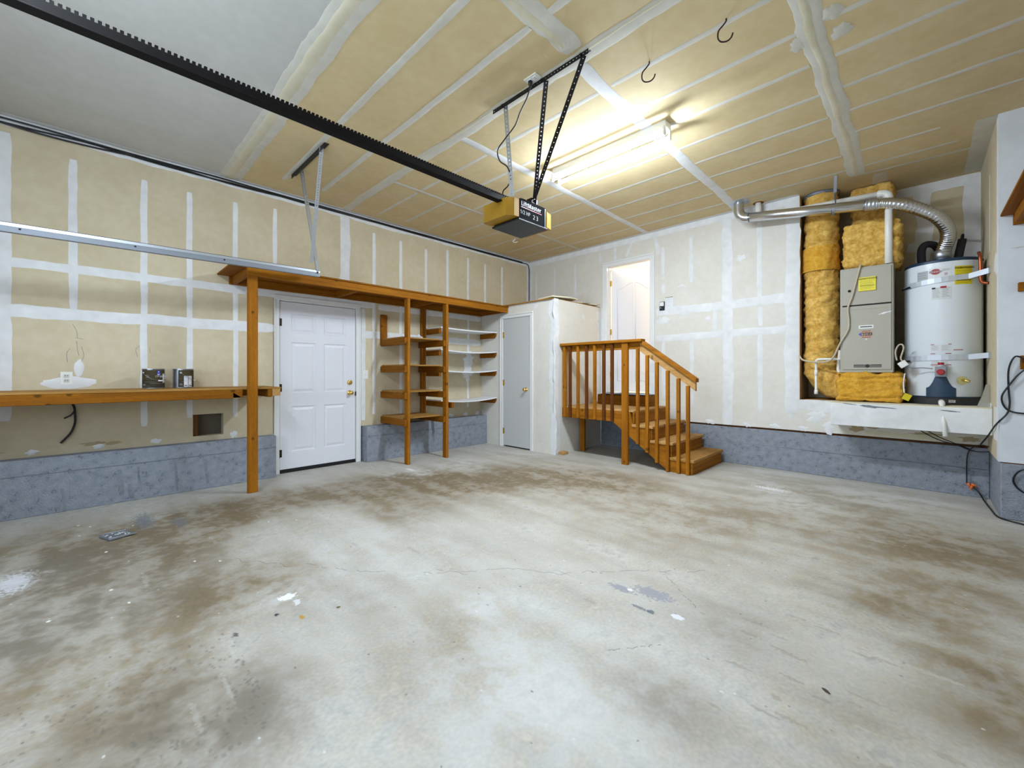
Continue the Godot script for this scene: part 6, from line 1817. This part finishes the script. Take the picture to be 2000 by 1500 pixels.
		var dirv := func(deg: float) -> Vector3: return Vector3(sin(deg_to_rad(deg)), 0, cos(deg_to_rad(deg)))
		if i == 0:
			cyl_patch(k, "blue_badge", p, 0.0828, 104.0, 121.0, p.y + 0.128, p.y + 0.168, print_mat(32, 48, Color(0.10, 0.20, 0.62), [[10, 8, 12, 12, Color(0.7, 0.78, 0.95)], [3, 36, 26, 9, Color(0.75, 0.78, 0.9)]]), "blue badge")
			cyl_patch(k, "sticker", p, 0.0828, 138.0, 158.0, p.y + 0.055, p.y + 0.140, print_mat(30, 80, Color(0.85, 0.85, 0.86), [[5, 8, 20, 2, Color(0.4, 0.45, 0.6)], [5, 20, 18, 2, Color(0.5, 0.5, 0.55)], [5, 34, 20, 2, Color(0.5, 0.5, 0.55)], [5, 50, 14, 3, Color(0.4, 0.4, 0.45)]]))
			var td: Vector3 = dirv.call(100.0)
			letters(k, "label_lettering", "SuperPaint", Vector3(p.x, p.y + 0.116, p.z) + td * 0.0835, Vector3(0.17, 0, -0.98), Vector3.UP, 0.022, M.ink_white)
		else:
			for q in [[88.0, 110.0], [113.0, 136.0]]:
				cyl_patch(k, "sticker", p, 0.0828, q[0], q[1], p.y + 0.012, p.y + 0.118, print_mat(40, 100, Color(0.84, 0.84, 0.87), [[6, 8, 26, 2, Color(0.55, 0.56, 0.6)], [6, 18, 22, 2, Color(0.55, 0.56, 0.6)], [6, 32, 26, 2, Color(0.6, 0.6, 0.64)], [6, 46, 24, 2, Color(0.6, 0.6, 0.64)], [6, 84, 28, 8, Color(0.25, 0.25, 0.3)]]), "white sticker")
		for sg in [-1.0, 1.0]:
			var ear: float = [30.0, 72.0][i] + (0.0 if sg < 0.0 else 180.0)
			var e: Vector3 = dirv.call(ear)
			lathe(k, "handle_ear", [Vector2(0.012, 0.0), Vector2(0.012, 0.006), Vector2(0.005, 0.010), Vector2(0.0, 0.010)], Vector3(p.x, p.y + 0.148, p.z) + e * 0.081, M.tin, e, 14)
		var a0: float = [30.0, 72.0][i]
		var hp := []
		for j in 15:
			var tt := float(j) / 14
			var ang := a0 + 180.0 * tt
			hp.append(Vector3(p.x, p.y + 0.148 - 0.075 * sin(PI * tt), p.z) + dirv.call(ang) * (0.090 + 0.004 * sin(PI * tt)))
		tube(k, "wire_handle", hp, 0.0018, M.tin, 6)
		st = new_st(true)
		add_tube(st, PackedVector3Array([hp[6], hp[7], hp[8]]), 0.007, 10)
		part(k, "grip", st, M.plastic_white)
	# control panel and notice beside the house door
	s = thing("door_control", "small dark wall control with pale button beside the house door", "control", Vector3(-2.707, 2.17, ZB))
	bx(s, "case", -2.745, -2.669, 2.110, 2.238, ZB, ZB + 0.020, mat(Color(0.07, 0.10, 0.14), 0.4), 0.005)
	bx(s, "button", -2.738, -2.677, 2.172, 2.230, ZB + 0.018, ZB + 0.025, M.plastic_white, 0.004)
	bx(s, "small_button", -2.733, -2.715, 2.142, 2.150, ZB + 0.018, ZB + 0.023, M.plastic_white, 0.001)
	s = thing("wall_notice", "small white printed notice beside the door control", "notice", Vector3(-2.60, 2.2, ZB))
	face(s, "sheet", -2.655, -2.545, 2.115, 2.285, ZB + 0.001, 0.002, print_mat(60, 90, Color(0.87, 0.87, 0.88), [[6, 10, 46, 2, Color(0.72, 0.72, 0.75)], [6, 20, 40, 2, Color(0.74, 0.74, 0.77)], [6, 32, 46, 2, Color(0.72, 0.72, 0.75)], [6, 60, 30, 2, Color(0.74, 0.74, 0.77)]]))
	bx(s, "tape", -2.66, -2.55, 2.288, 2.297, ZB, ZB + 0.004, mat(Color(0.62, 0.58, 0.36), 0.6), 0.001)
	# register grille lying on the floor
	s = thing("floor_plate", "small galvanised metal plate lying on the floor near the workbench", "plate", Vector3(-4.155, 0, -0.135))
	var o := Vector3(-4.155, 0, -0.135)
	var u := Vector3(0.147, 0, -0.055).normalized()
	var v := Vector3(0.013, 0, 0.149).normalized()
	st = new_st()
	add_obox(st, o + Vector3(0, 0.008, 0), Vector3(0.075, 0.004, 0.074), Basis(u, Vector3.UP, u.cross(Vector3.UP)), 0.001)
	part(s, "plate", st, M.galv_dull)
	for q in [-1.0, 1.0]:
		var cen: Vector3 = o + Vector3(0, 0.014, 0) + u * 0.073 * q
		bar(s, "lip", cen - v * 0.074, cen + v * 0.074, Vector3.UP, 0.008, 0.004, M.galv, 0.001)
	st = new_st()
	rng.seed = 9
	for i in 18:
		var pc := o + Vector3(0, 0.0128, 0) + u * rng.randf_range(-0.055, 0.04) + v * rng.randf_range(-0.06, 0.06)
		add_obox(st, pc, Vector3(rng.randf_range(0.002, 0.006), 0.0008, rng.randf_range(0.002, 0.008)), Basis(Vector3.UP, rng.randf() * 3.0), 0.0)
	var gr := part(s, "plaster_crumbs", st, M.mud)
	gr.set_meta("kind", "stuff")
	# a dry leaf
	var lf := thing("dry_leaf", "tiny dry brown leaf lying on the bare floor", "leaf", Vector3(-0.249, 0, -1.921))
	st = new_st()
	add_prism(st, PackedVector2Array([Vector2(-0.018, 0), Vector2(-0.008, 0.006), Vector2(0.004, 0.006), Vector2(0.022, 0.0), Vector2(0.004, -0.006), Vector2(-0.008, -0.005)]), Vector3(-0.249, 0.002, -1.921), Vector3(0.8, 0.1, 0.6).normalized(), Vector3(0.6, 0.15, -0.8).normalized(), 0.001)
	part(lf, "blade", st, mat(Color(0.20, 0.15, 0.05), 0.7))
